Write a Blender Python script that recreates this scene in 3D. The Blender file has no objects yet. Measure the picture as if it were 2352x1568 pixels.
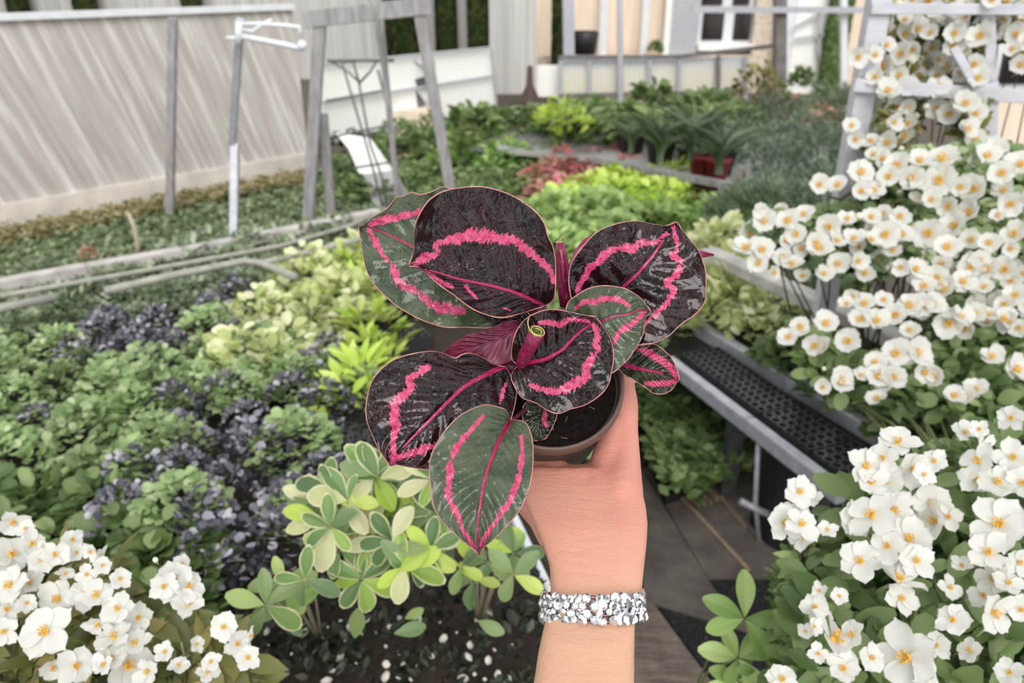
import bpy, math, random
import numpy as np
from mathutils import Vector, Matrix
random.seed(7); rng = np.random.default_rng(7)
SC = bpy.context.scene; COL = SC.collection
# ------------------------------------------------------------------ camera
FPX = 1800.0; PITCH = math.radians(25); CH = 1.65
cam_d = bpy.data.cameras.new('camera'); cam = bpy.data.objects.new('camera', cam_d); COL.objects.link(cam)
cam_d.sensor_width = 36.0; cam_d.lens = FPX/2352*36.0
cam.location = (0, 0, CH); cam.rotation_euler = (math.radians(90)-PITCH, 0, 0)
cam_d.clip_start = .05; cam_d.clip_end = 200
cam_d.dof.use_dof = True; cam_d.dof.focus_distance = .60; cam_d.dof.aperture_fstop = 7.5
SC.camera = cam
# ------------------------------------------------------------------ sky, sun, exposure
SC.view_settings.view_transform = 'Standard'; SC.view_settings.look = 'None'
SC.view_settings.gamma = 1; SC.view_settings.use_curve_mapping = False
SC.view_settings.exposure = 0.36
W = bpy.data.worlds.new('sky'); SC.world = W; W.use_nodes = True
nt = W.node_tree; bg = nt.nodes['Background']
tc = nt.nodes.new('ShaderNodeTexCoord'); nz = nt.nodes.new('ShaderNodeTexNoise')
nz.inputs['Scale'].default_value = 4.2; nz.inputs['Detail'].default_value = 5; nz.inputs['Roughness'].default_value = .6
rp = nt.nodes.new('ShaderNodeValToRGB')
rp.color_ramp.elements[0].position = .45; rp.color_ramp.elements[0].color = (.13, .14, .17, 1)
rp.color_ramp.elements[1].position = .54; rp.color_ramp.elements[1].color = (1.62, 1.61, 1.58, 1)
nt.links.new(tc.outputs['Generated'], nz.inputs['Vector']); nt.links.new(nz.outputs['Fac'], rp.inputs['Fac'])
nt.links.new(rp.outputs['Color'], bg.inputs['Color']); bg.inputs['Strength'].default_value = 1.0
sd = bpy.data.lights.new('sun', 'SUN'); sun = bpy.data.objects.new('sun', sd); COL.objects.link(sun)
sd.energy = 1.7; sd.angle = math.radians(38); sd.color = (1, .97, .92)
sun.rotation_euler = (math.radians(50), math.radians(-16), math.radians(18))
# ------------------------------------------------------------------ picture <-> world
Rv = Vector((1, 0, 0)); Fv = Vector((0, math.cos(PITCH), -math.sin(PITCH))); Uv = Vector((0, math.sin(PITCH), math.cos(PITCH)))
C0 = Vector((0, 0, CH))
def ray(px, py): return Fv + Rv*((px-1176)/FPX) + Uv*((784-py)/FPX)
def P(px, py, d): return C0 + ray(px, py)*d
def G(px, py, z=0.0):
    r = ray(px, py); return C0 + r*((z-CH)/r.z)
def WY(px, py, Y):
    r = ray(px, py); return C0 + r*(Y/r.y)
# ------------------------------------------------------------------ materials
MATS = {}
def newmat(name):
    m = bpy.data.materials.new(name); m.use_nodes = True; MATS[name] = m
    return m, m.node_tree, m.node_tree.nodes['Principled BSDF']
def ramp(nt, fac, stops):
    r = nt.nodes.new('ShaderNodeValToRGB'); e = r.color_ramp.elements
    while len(e) < len(stops): e.new(.5)
    for k, (p, c) in enumerate(stops): e[k].position = p; e[k].color = (*c, 1)
    nt.links.new(fac, r.inputs['Fac']); return r.outputs['Color']
def noise(nt, scale, detail=3, vec=None, rough=.5, dist=0):
    n = nt.nodes.new('ShaderNodeTexNoise'); n.inputs['Scale'].default_value = scale; n.inputs['Detail'].default_value = detail
    n.inputs['Roughness'].default_value = rough; n.inputs['Distortion'].default_value = dist
    if vec is None:
        t = nt.nodes.new('ShaderNodeTexCoord'); vec = t.outputs['Object']
    nt.links.new(vec, n.inputs['Vector']); return n.outputs['Fac']
def mapping(nt, scale=(1, 1, 1), rot=(0, 0, 0), out='Object'):
    t = nt.nodes.new('ShaderNodeTexCoord'); m = nt.nodes.new('ShaderNodeMapping')
    m.inputs['Scale'].default_value = scale; m.inputs['Rotation'].default_value = rot
    nt.links.new(t.outputs[out], m.inputs['Vector']); return m.outputs['Vector']
def math_(nt, op, a, b=None, clamp=False):
    n = nt.nodes.new('ShaderNodeMath'); n.operation = op; n.use_clamp = clamp
    for k, v in enumerate((a, b)):
        if v is None: continue
        if isinstance(v, (int, float)): n.inputs[k].default_value = v
        else: nt.links.new(v, n.inputs[k])
    return n.outputs[0]
def mixc(nt, f, a, b):
    n = nt.nodes.new('ShaderNodeMix'); n.data_type = 'RGBA'
    for s, v in ((n.inputs[0], f), (n.inputs[6], a), (n.inputs[7], b)):
        if isinstance(v, (int, float)): s.default_value = v
        elif isinstance(v, tuple): s.default_value = (*v[:3], 1)
        else: nt.links.new(v, s)
    return n.outputs[2]
def bump(nt, bs, h, strength=.3, dist=.001):
    b = nt.nodes.new('ShaderNodeBump'); b.inputs['Strength'].default_value = strength; b.inputs['Distance'].default_value = dist
    nt.links.new(h, b.inputs['Height']); nt.links.new(b.outputs[0], bs.inputs['Normal'])
def attr(nt, name):
    a = nt.nodes.new('ShaderNodeAttribute'); a.attribute_name = name; return a.outputs['Fac']
def plain(name, col, rough=.6, metal=0, nscale=0, var=.35, detail=4, bumps=0, scl=(1, 1, 1)):
    m, nt, b = newmat(name); b.inputs['Roughness'].default_value = rough; b.inputs['Metallic'].default_value = metal
    if nscale:
        f = noise(nt, nscale, detail, mapping(nt, scl))
        c = ramp(nt, f, [(.25, tuple(x*(1-var) for x in col)), (.75, tuple(min(1, x*(1+var)) for x in col))])
        nt.links.new(c, b.inputs['Base Color'])
        if bumps: bump(nt, b, f, bumps, .004)
    else: b.inputs['Base Color'].default_value = (*col, 1)
    return m
def leafmat(name, ca, cb, edge=None, rough=.45, trans=.3, cc=None, ew=.78):
    """foliage: colour varies leaf by leaf (attribute tint) with an optional pale margin (attribute av)"""
    m, nt, b = newmat(name); b.inputs['Roughness'].default_value = rough
    st = [(0, ca), (.6, cb)] + ([(1, cc)] if cc else [])
    c = ramp(nt, attr(nt, 'tint'), st)
    oi = nt.nodes.new('ShaderNodeObjectInfo'); hv = nt.nodes.new('ShaderNodeHueSaturation')
    nt.links.new(math_(nt, 'ADD', math_(nt, 'MULTIPLY', oi.outputs['Random'], .35), .82), hv.inputs['Value']); nt.links.new(c, hv.inputs['Color']); c = hv.outputs['Color']
    if edge:
        f = math_(nt, 'ADD', attr(nt, 'av'), math_(nt, 'MULTIPLY', math_(nt, 'SUBTRACT', noise(nt, 90, 3), .5), .25))
        c = mixc(nt, math_(nt, 'MULTIPLY', math_(nt, 'SUBTRACT', f, ew), 12, True), c, edge)
    nt.links.new(c, b.inputs['Base Color'])
    tr = nt.nodes.new('ShaderNodeBsdfTranslucent'); nt.links.new(c, tr.inputs['Color'])
    mx = nt.nodes.new('ShaderNodeMixShader'); mx.inputs[0].default_value = trans
    nt.links.new(b.outputs[0], mx.inputs[1]); nt.links.new(tr.outputs[0], mx.inputs[2])
    nt.links.new(mx.outputs[0], nt.nodes['Material Output'].inputs['Surface'])
    return m
# ------------------------------------------------------------------ objects
def tag(o, label=None, cat=None, group=None, kind=None):
    if label: o['label'] = label
    if cat: o['category'] = cat
    if group: o['group'] = group
    if kind: o['kind'] = kind
    return o
def empty(name, loc, label=None, cat=None, group=None, rz=0):
    o = bpy.data.objects.new(name, None); COL.objects.link(o); o.location = loc; o.rotation_euler.z = rz
    o.empty_display_size = .05
    return tag(o, label, cat, group)
def link(name, me, mat, parent=None, smooth=True, loc=None):
    """me: mesh data in world coordinates; becomes a child that keeps its place"""
    if isinstance(mat, str): mat = MATS[mat]
    if mat and not me.materials: me.materials.append(mat)
    if smooth: me.shade_smooth()
    o = bpy.data.objects.new(name, me); COL.objects.link(o)
    if parent is not None:
        o.parent = parent
        if loc is None:
            pm = parent; M = Matrix()
            while pm is not None:
                M = Matrix.LocRotScale(pm.location, pm.rotation_euler, pm.scale) @ M; pm = pm.parent
            Mi = M.inverted()
            o.location, q, o.scale = Mi.decompose(); o.rotation_euler = q.to_euler()
    if loc is not None: o.location = loc
    return o
def tm(v, f):
    me = bpy.data.meshes.new('m'); me.from_pydata([tuple(x) for x in v], [], f); me.update(); return me
class MB:
    def __init__(s): s.v = []; s.f = []
    def add(s, v, f):
        n = len(s.v); s.v += [Vector(x) for x in v]; s.f += [tuple(i+n for i in q) for q in f]; return s
    def box(s, a, b, w, h, up=Vector((0, 0, 1)), taper=1):
        """bar from a to b, w wide, h high along up"""
        a = Vector(a); b = Vector(b); d = (b-a).normalized(); x = d.cross(Vector(up))
        if x.length < 1e-4: x = d.cross(Vector((0, 1, 0)))
        x.normalize(); y = x.cross(d).normalized(); v = []
        for p, t in ((a, 1), (b, taper)):
            for i, j in ((-1, -1), (1, -1), (1, 1), (-1, 1)): v.append(p + x*(i*w*t/2) + y*(j*h*t/2))
        return s.add(v, [(0, 1, 2, 3), (7, 6, 5, 4), (0, 4, 5, 1), (1, 5, 6, 2), (2, 6, 7, 3), (3, 7, 4, 0)])
    def slab(s, pts, t, up=Vector((0, 0, 1))):
        """polygon with thickness t below it"""
        pts = [Vector(p) for p in pts]; n = len(pts); up = Vector(up)
        v = pts + [p-up*t for p in pts]
        return s.add(v, [tuple(range(n)), tuple(range(2*n-1, n-1, -1))] + [(i, n+i, n+(i+1) % n, (i+1) % n) for i in range(n)])
    def tube(s, pts, r, n=8, cap=True):
        pts = [Vector(p) for p in pts]; m = len(pts); rs = r if isinstance(r, (list, tuple)) else [r]*m
        v = []; ref = None
        for k, p in enumerate(pts):
            t = (pts[min(k+1, m-1)]-pts[max(k-1, 0)]).normalized()
            if ref is None:
                ref = t.orthogonal().normalized()
            ref = (ref - t*ref.dot(t)).normalized(); y = t.cross(ref)
            for i in range(n):
                a = 2*math.pi*i/n; v.append(p + ref*(rs[k]*math.cos(a)) + y*(rs[k]*math.sin(a)))
        f = [(k*n+i, k*n+(i+1) % n, (k+1)*n+(i+1) % n, (k+1)*n+i) for k in range(m-1) for i in range(n)]
        if cap: f += [tuple(range(n-1, -1, -1)), tuple((m-1)*n+i for i in range(n))]
        return s.add(v, f)
    def ball(s, c, r, nu=10, nv=6, sc=(1, 1, 1)):
        c = Vector(c); v = [c+Vector((0, 0, r*sc[2]))]
        for j in range(1, nv):
            t = math.pi*j/nv
            for i in range(nu):
                a = 2*math.pi*i/nu; v.append(c+Vector((r*sc[0]*math.sin(t)*math.cos(a), r*sc[1]*math.sin(t)*math.sin(a), r*sc[2]*math.cos(t))))
        v.append(c-Vector((0, 0, r*sc[2]))); L = len(v)-1
        f = [(0, 1+i, 1+(i+1) % nu) for i in range(nu)] + [(L, L-nu+(i+1) % nu, L-nu+i) for i in range(nu)]
        f += [(1+j*nu+i, 1+(j+1)*nu+i, 1+(j+1)*nu+(i+1) % nu, 1+j*nu+(i+1) % nu) for j in range(nv-2) for i in range(nu)]
        return s.add(v, f)
    def lathe(s, prof, n=24, M=None, cap=False):
        v = []; M = M or Matrix()
        for r, z in prof:
            for i in range(n):
                a = 2*math.pi*i/n; v.append(M @ Vector((r*math.cos(a), r*math.sin(a), z)))
        m = len(prof); f = [(k*n+i, k*n+(i+1) % n, (k+1)*n+(i+1) % n, (k+1)*n+i) for k in range(m-1) for i in range(n)]
        if cap: f += [tuple((m-1)*n+i for i in range(n))]
        return s.add(v, f)
    def build(s, name, mat, parent=None, smooth=False, loc=None, bevel=0):
        o = link(name, tm(s.v, s.f), mat, parent, smooth, loc)
        if bevel:
            b = o.modifiers.new('bevel', 'BEVEL'); b.width = bevel; b.segments = 2; b.limit_method = 'ANGLE'
        return o
# ------------------------------------------------------------------ leaves
def template(shape='round', nu=4, nv=4, fold=.15, curl=.2):
    """one leaf along +Y, unit length, unit half-width .5; returns verts, faces, |v|"""
    V = []; A = []; Fc = []
    for i in range(nu+1):
        u = i/nu
        if shape == 'round': w = math.sin(math.pi*min(1, u*.94+.03))**.55
        elif shape == 'lance': w = math.sin(math.pi*u**.8)**.9 if 0 < u < 1 else 0.02
        elif shape == 'strap': w = min(1, (1-u)*2.2+.02)*(.6+.4*min(1, u*3))
        elif shape == 'obov': w = math.sin(math.pi*min(1, (u*.95+.02))**1.35)**.7
        for j in range(nv+1):
            v = j/nv*2-1
            V.append((v*w*.5, u, fold*abs(v)*w*.5 - curl*(u-.3)**2 + curl*.09)); A.append(max(abs(v), (u-.72)/.28 if u > .72 else 0))
    for i in range(nu):
        for j in range(nv): q = i*(nv+1)+j; Fc.append((q, q+1, q+nv+2, q+nv+1))
    return np.array(V), np.array(Fc), np.array(A)
TR = template('round'); TL = template('lance', 4, 2); TS = template('strap', 8, 2, .3, 1.0); TO = template('obov', 8, 8, .16, .25); TT = template('round', 2, 2, .2, .2)
def unit(a): return a/np.maximum(1e-9, np.linalg.norm(a, axis=-1, keepdims=True))
def leaves(pos, dirs, norms, ln, wd, T, tint=None):
    """many leaves as one mesh (numpy)"""
    V, Fc, A = T; n = len(pos); d = unit(np.asarray(dirs, float)); nn = np.asarray(norms, float)
    x = unit(np.cross(d, nn)); z = np.cross(x, d)
    ln = np.broadcast_to(ln, (n,)); wd = np.broadcast_to(wd, (n,))
    co = pos[:, None, :] + x[:, None, :]*(V[None, :, 0:1]*wd[:, None, None]) + d[:, None, :]*(V[None, :, 1:2]*ln[:, None, None]) + z[:, None, :]*(V[None, :, 2:3]*ln[:, None, None])
    m = len(V); fs = (Fc[None]+(np.arange(n)*m)[:, None, None]).reshape(-1, 4)
    me = bpy.data.meshes.new('leaves'); me.vertices.add(n*m); me.vertices.foreach_set('co', co.reshape(-1).astype('f'))
    me.loops.add(fs.size); me.loops.foreach_set('vertex_index', fs.reshape(-1).astype('i'))
    me.polygons.add(len(fs)); me.polygons.foreach_set('loop_start', np.arange(0, fs.size, 4, dtype='i')); me.polygons.foreach_set('loop_total', np.full(len(fs), 4, dtype='i'))
    me.update(calc_edges=True)
    t = tint if tint is not None else rng.random(n)
    a = me.attributes.new('tint', 'FLOAT', 'POINT'); a.data.foreach_set('value', np.repeat(t, m).astype('f'))
    a = me.attributes.new('av', 'FLOAT', 'POINT'); a.data.foreach_set('value', np.tile(A, n).astype('f'))
    return me
def dome(n, r, h, ln, wd, T, up=.5, seed=0, base=.25, tint=None):
    """clump of leaves on a dome; origin at its foot"""
    g = np.random.default_rng(seed); a = g.random(n)*2*math.pi; q = np.sqrt(g.random(n)); el = g.random(n)
    x = np.cos(a)*q*r; y = np.sin(a)*q*r; z = h*(base+(1-base)*(1-q**2)*(.75+.25*el))*(.8+.35*g.random(n))
    pos = np.stack([x, y, z], 1)
    d = np.stack([np.cos(a)+g.normal(0, .5, n), np.sin(a)+g.normal(0, .5, n), np.full(n, up)+g.normal(0, .3, n)], 1)
    nn = np.stack([g.normal(0, .35, n)+.3*x/r, g.normal(0, .35, n)-.35, np.ones(n)], 1)
    s = .7+.6*g.random(n)
    return leaves(pos, d, nn, ln*s, wd*s, T, tint=g.random(n) if tint is None else tint)
def inpoly(x, y, poly):
    c = False; n = len(poly); j = n-1
    for i in range(n):
        xi, yi = poly[i]; xj, yj = poly[j]
        if (yi > y) != (yj > y) and x < (xj-xi)*(y-yi)/(yj-yi)+xi: c = not c
        j = i
    return c
def poisson(poly, dist, tries=4000, seed=1, distf=None):
    g = random.Random(seed); xs = [p[0] for p in poly]; ys = [p[1] for p in poly]; out = []
    for _ in range(tries):
        x = g.uniform(min(xs), max(xs)); y = g.uniform(min(ys), max(ys))
        d = distf(x, y) if distf else dist
        if inpoly(x, y, poly) and all((x-a)**2+(y-b)**2 > d*d for a, b in out): out.append((x, y))
    return out
def copies(o, loc, label=None, rz=0, s=1, rot=None):
    """a thing and its parts"""
    c = o.copy(); COL.objects.link(c); c.location = loc; c.rotation_euler = rot or (0, 0, rz); c.scale = (s, s, s)
    if label: c['label'] = label
    for ch in o.children:
        d = ch.copy(); COL.objects.link(d); d.parent = c
        for g in ch.children: e = g.copy(); COL.objects.link(e); e.parent = d
    return c
# =================================================================== the held plant
def resample(pts, n, smooth=True):
    p = np.array(pts, float); m = len(p)
    if smooth and m > 2:                                   # Catmull-Rom
        e = np.vstack([2*p[0]-p[1], p, 2*p[-1]-p[-2]]); o = []
        for i in range(m-1):
            a, b, c, d = e[i], e[i+1], e[i+2], e[i+3]
            for t in np.linspace(0, 1, 12, endpoint=False):
                o.append(.5*((2*b)+(-a+c)*t+(2*a-5*b+4*c-d)*t*t+(-a+3*b-3*c+d)*t**3))
        o.append(p[-1]); p = np.array(o)
    s = np.r_[0, np.cumsum(np.linalg.norm(np.diff(p, axis=0), axis=1))]; t = np.linspace(0, s[-1], n)
    return np.stack([np.interp(t, s, p[:, k]) for k in range(p.shape[1])], 1)
def calathea_mat(name, ca, cb, rough=.13, var=0.5):
    m, nt, b = newmat(name)
    uv = nt.nodes.new('ShaderNodeUVMap'); uv.uv_map = 'uv'
    mp = nt.nodes.new('ShaderNodeMapping'); mp.inputs['Scale'].default_value = (70, 5, 1); nt.links.new(uv.outputs[0], mp.inputs['Vector'])
    st = noise(nt, 1, 3, mp.outputs[0])
    f = noise(nt, 60, 4)
    base = ramp(nt, f, [(.35, ca), (.65, cb)])
    lo = noise(nt, 130, 2); pk = math_(nt, 'ADD', attr(nt, 'pink'), math_(nt, 'ADD', math_(nt, 'MULTIPLY', math_(nt, 'SUBTRACT', st, .5), 1.7), math_(nt, 'MULTIPLY', math_(nt, 'SUBTRACT', lo, .55), 1.1)))
    pk = math_(nt, 'MULTIPLY', math_(nt, 'SUBTRACT', pk, .36), 7, True)
    pcol = ramp(nt, noise(nt, 300, 3), [(.3, (.36, .018, .088)), (.7, (.60, .10, .205))])
    c = mixc(nt, pk, base, pcol)
    rb = math_(nt, 'MULTIPLY', math_(nt, 'SUBTRACT', attr(nt, 'rib'), .25), 4, True)
    c = mixc(nt, rb, c, (.34, .016, .085))
    c = mixc(nt, math_(nt, 'MULTIPLY', math_(nt, 'SUBTRACT', attr(nt, 'edge'), .974), 80, True), c, (.50, .20, .19))
    nt.links.new(c, b.inputs['Base Color'])
    b.inputs['Roughness'].default_value = rough; b.inputs['Specular IOR Level'].default_value = .42
    # wet film: quilted surface and drops
    v = nt.nodes.new('ShaderNodeTexVoronoi'); v.inputs['Scale'].default_value = 230; v.feature = 'SMOOTH_F1'
    t = nt.nodes.new('ShaderNodeTexCoord'); wz = nt.nodes.new('ShaderNodeTexNoise'); wz.inputs['Scale'].default_value = 90; wz.inputs['Detail'].default_value = 2
    mxv = nt.nodes.new('ShaderNodeMixRGB'); mxv.inputs[0].default_value = .02
    nt.links.new(t.outputs['Object'], wz.inputs['Vector']); nt.links.new(t.outputs['Object'], mxv.inputs[1]); nt.links.new(wz.outputs['Color'], mxv.inputs[2]); nt.links.new(mxv.outputs[0], v.inputs['Vector'])
    drop = math_(nt, 'MULTIPLY', math_(nt, 'SUBTRACT', .30, v.outputs['Distance']), 4, True)
    film = noise(nt, 48, 2, rough=.45, dist=1.4); v2 = nt.nodes.new('ShaderNodeTexVoronoi'); v2.feature = 'SMOOTH_F1'; v2.inputs['Scale'].default_value = 85; nt.links.new(mxv.outputs[0], v2.inputs['Vector'])
    h = math_(nt, 'ADD', math_(nt, 'ADD', math_(nt, 'MULTIPLY', film, 1.3), math_(nt, 'MULTIPLY', drop, .3)), math_(nt, 'MULTIPLY', v2.outputs['Distance'], .8))
    bump(nt, b, h, .48, .0024)
    return m
calathea_mat('dark_leaf', (.0065, .0035, .004), (.022, .006, .009))
calathea_mat('green_leaf', (.035, .052, .028), (.075, .095, .055), .2)
calathea_mat('mixed_leaf', (.010, .010, .008), (.028, .034, .014))
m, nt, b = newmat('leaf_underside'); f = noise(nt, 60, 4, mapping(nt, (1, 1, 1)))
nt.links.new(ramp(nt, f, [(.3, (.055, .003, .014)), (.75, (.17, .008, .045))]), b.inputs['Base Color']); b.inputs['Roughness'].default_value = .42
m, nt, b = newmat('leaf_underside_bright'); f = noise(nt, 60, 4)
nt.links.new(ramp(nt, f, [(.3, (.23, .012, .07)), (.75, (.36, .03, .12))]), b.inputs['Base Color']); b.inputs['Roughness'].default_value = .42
m, nt, b = newmat('rolled_leaf'); f = noise(nt, 420, 2)
nt.links.new(ramp(nt, f, [(.3, (.14, .006, .035)), (.62, (.22, .012, .06)), (.72, (.45, .06, .12))]), b.inputs['Base Color']); b.inputs['Roughness'].default_value = .3
plain('rolled_inside', (.16, .17, .05), .4, nscale=200); plain('lime_rim', (.52, .50, .16), .4)
plain('petiole', (.10, .012, .03), .35, nscale=150)

plant = empty('potted_calathea', P(1268, 872, .70), 'dark-leaved houseplant with bright pink leaf rings, in a brown pot held up by a hand', 'houseplant')
def seg_dist(Q, A, B):
    d = B-A; t = np.clip(((Q-A)@d)/max(1e-9, d@d), 0, 1); return np.linalg.norm(Q-(A+t[:, None]*d), axis=1), t
def cal_leaf(mid, left, right, bands, d_base, d_tip, mat, under='leaf_underside', cup=.010, arch=.006, wave=.0015, k=5, rib=True, ribw=4.2, N=110, M=90, label=None, corr=.0008, tiltv=0., ribend=.93):
    """blade traced as base->tip rib with its two margins; depths (m) from the eye for base and tip"""
    mid = resample(mid, N); L = resample(left, N); R = resample(right, N)
    vs = np.linspace(-1, 1, M); u = np.linspace(0, 1, N)[:, None]; v = vs[None, :]
    a = np.abs(v)[..., None]; side = np.where(v[..., None] < 0, L[:, None, :], R[:, None, :])
    px = mid[:, None, :]*(1-a)+side*a
    wid = np.linalg.norm(side-mid[:, None, :], axis=2)/150.0
    dep = d_base+(d_tip-d_base)*u - arch*4*u*(1-u) - cup*np.abs(v)**1.6*np.minimum(1, wid) + tiltv*v
    dep = dep + wave*np.sin(k*2*math.pi*u+v*2+1)*np.abs(v)**2.2 + corr*np.sin(2*math.pi*(8*u-2.6*np.abs(v)))*np.minimum(1, np.abs(v)*4)*(1-np.abs(v)**4) + .0012*np.exp(-(v/.05)**2)
    dep = np.broadcast_to(dep, (N, M))
    X = (px[..., 0]-1176)/FPX*dep; Y = (784-px[..., 1])/FPX*dep
    co = (np.array(C0)[None, None] + X[..., None]*np.array(Rv) + Y[..., None]*np.array(Uv) + dep[..., None]*np.array(Fv)).reshape(-1, 3)
    idx = np.arange(N*M).reshape(N, M)
    fs = np.stack([idx[:-1, :-1], idx[:-1, 1:], idx[1:, 1:], idx[1:, :-1]], -1).reshape(-1, 4)
    # faces towards the eye
    n = np.cross(co[fs[:, 1]]-co[fs[:, 0]], co[fs[:, 3]]-co[fs[:, 0]]).sum(0)
    if n @ np.array(Fv) > 0: fs = fs[:, ::-1]
    me = bpy.data.meshes.new('leaf'); me.vertices.add(len(co)); me.vertices.foreach_set('co', co.reshape(-1).astype('f'))
    me.loops.add(fs.size); me.loops.foreach_set('vertex_index', fs.reshape(-1).astype('i')); me.polygons.add(len(fs))
    me.polygons.foreach_set('loop_start', np.arange(0, fs.size, 4, dtype='i')); me.polygons.foreach_set('loop_total', np.full(len(fs), 4, dtype='i')); me.update(calc_edges=True)
    Q = px.reshape(-1, 2); pk = np.full(len(Q), -3.0)
    for bd in bands:
        pts = resample([(x, y, w) for x, y, w in bd], max(6, len(bd)*4))
        for i in range(len(pts)-1):
            d, t = seg_dist(Q, pts[i, :2], pts[i+1, :2]); w = pts[i, 2]*(1-t)+pts[i+1, 2]*t
            pk = np.maximum(pk, 1-d/np.maximum(w, .5)*.62)
    rb = np.full(len(Q), -3.0)
    if rib:
        for i in range(0, int(N*ribend)-1, 1):
            if i+1 >= N: break
            d, t = seg_dist(Q, mid[i], mid[i+1]); w = ribw*(1.15-.75*i/N)
            rb = np.maximum(rb, 1-d/w*.75)
    ed = np.maximum(np.abs(np.broadcast_to(v, (N, M))), 0)
    pxw = np.linalg.norm(side-mid[:, None, :], axis=2); ed = 1-(1-ed)*pxw/90.0
    for nm, ar in (('pink', pk), ('rib', rb), ('edge', ed.reshape(-1))):
        at = me.attributes.new(nm, 'FLOAT', 'POINT'); at.data.foreach_set('value', np.asarray(ar, dtype='f').reshape(-1))
    ul = me.uv_layers.new(name='uv'); UV = np.stack([np.broadcast_to(u+.13*np.abs(v), (N, M)), np.broadcast_to(v, (N, M))], -1).reshape(-1, 2)
    ul.data.foreach_set('uv', UV[fs.reshape(-1)].reshape(-1).astype('f'))
    me.materials.append(MATS[mat]); me.materials.append(MATS[under])
    o = link('leaf', me, None, plant)
    s = o.modifiers.new('thickness', 'SOLIDIFY'); s.thickness = .0006; s.offset = -1; s.material_offset = 1
    if label: o['label'] = label
    return o
def B(w, *p):                                              # band with widths easing in and out
    n = len(p); return [(x, y, w*(.45+.55*math.sin(math.pi*(i+.5)/n))) for i, (x, y) in enumerate(p)]
# A: big upper dark leaf
cal_leaf([(1250,702),(1195,676),(1132,657),(1055,641),(999,624),(940,610)],
 [(1250,702),(1208,717),(1157,729),(1119,724),(1080,706),(1042,678),(1004,650),(978,627),(963,613),(940,610)],
 [(1250,702),(1271,688),(1276,660),(1276,600),(1270,566),(1258,540),(1250,512),(1230,485),(1190,455),(1150,438),(1105,428),(1060,430),(1020,438),(985,460),(962,495),(952,525),(951,570),(940,610)],
 [B(11,(952,606),(979,589),(1000,586)), B(13,(1004,575),(1003,560),(1024,552),(1055,552),(1060,540),(1075,543),(1106,537),(1129,540),(1157,551),(1178,551),(1208,571),(1239,596),(1259,617),(1272,645)), B(17,(1050,548),(1080,541),(1106,540),(1135,543),(1165,552)), B(6,(978,622),(1004,640),(1024,653),(1040,659)), B(5,(1070,657),(1078,668),(1095,686)), B(4,(1158,708),(1172,712))],
 .578, .545, 'dark_leaf', cup=.020, arch=.0, wave=.003, k=4, label='large near-black leaf with pink ring, topmost', ribend=.86)
# B: grey-green leaf behind it
cal_leaf([(1185,702),(1100,650),(1020,603),(943,563),(902,543),(871,529),(848,521),(824,523)],
 [(1185,702),(1165,735),(1130,752),(1093,753),(1065,752),(1017,751),(966,734),(915,706),(877,673),(851,642),(836,604),(828,553),(824,523)],
 [(1185,702),(1200,640),(1185,560),(1130,480),(1085,448),(1035,432),(1017,428),(990,440),(966,446),(945,441),(928,449),(912,451),(900,466),(892,476),(868,490),(848,502),(840,512),(824,523)],
 [B(10,(851,515),(877,505),(915,499),(963,487),(1020,478)), B(9,(846,527),(856,543),(869,573),(889,596)), B(12,(899,606),(905,619),(912,642),(933,660),(953,667)), B(14,(966,677),(984,692),(1004,704),(1037,709),(1063,716))],
 .605, .615, 'green_leaf', cup=.012, arch=.01, wave=.002, k=6, label='grey-green wet leaf with pink ring, at left', ribw=5)
# C: big right dark leaf
cal_leaf([(1400,715),(1430,661),(1463,630),(1494,593),(1520,558),(1553,510)],
 [(1400,715),(1350,728),(1320,705),(1308,668),(1306,633),(1313,602),(1338,566),(1371,532),(1414,514),(1460,507),(1506,515),(1531,518),(1553,510)],
 [(1400,715),(1370,745),(1372,785),(1410,800),(1466,793),(1506,787),(1537,771),(1567,743),(1598,722),(1619,694),(1622,664),(1622,627),(1613,593),(1601,569),(1580,544),(1562,520),(1553,510)],
 [B(10,(1531,538),(1497,558),(1475,555),(1454,569),(1433,568),(1399,578),(1384,593),(1359,612),(1347,630),(1335,651),(1325,667)), B(10,(1547,522),(1555,569),(1546,587),(1564,602),(1555,627),(1531,651),(1546,667),(1531,694),(1506,722),(1485,740),(1466,765))],
 .602, .592, 'dark_leaf', cup=.010, arch=.014, wave=.002, k=4, label='large near-black leaf with pink ring, at right', ribw=5, ribend=.8)
# I: leaf behind C, seen from its underside, pointed tip far right
cal_leaf([(1322,690),(1400,640),(1500,610),(1580,592),(1640,585)],
 [(1322,690),(1303,640),(1312,595),(1335,556),(1365,540),(1420,545),(1500,560),(1590,570),(1640,585)],
 [(1322,690),(1360,720),(1430,700),(1520,650),(1600,598),(1640,585)],
 [], .622, .630, 'leaf_underside_bright', 'leaf_underside', cup=.006, arch=.0, rib=False, N=50, M=30, label='maroon underside of the rearmost right leaf')
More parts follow.
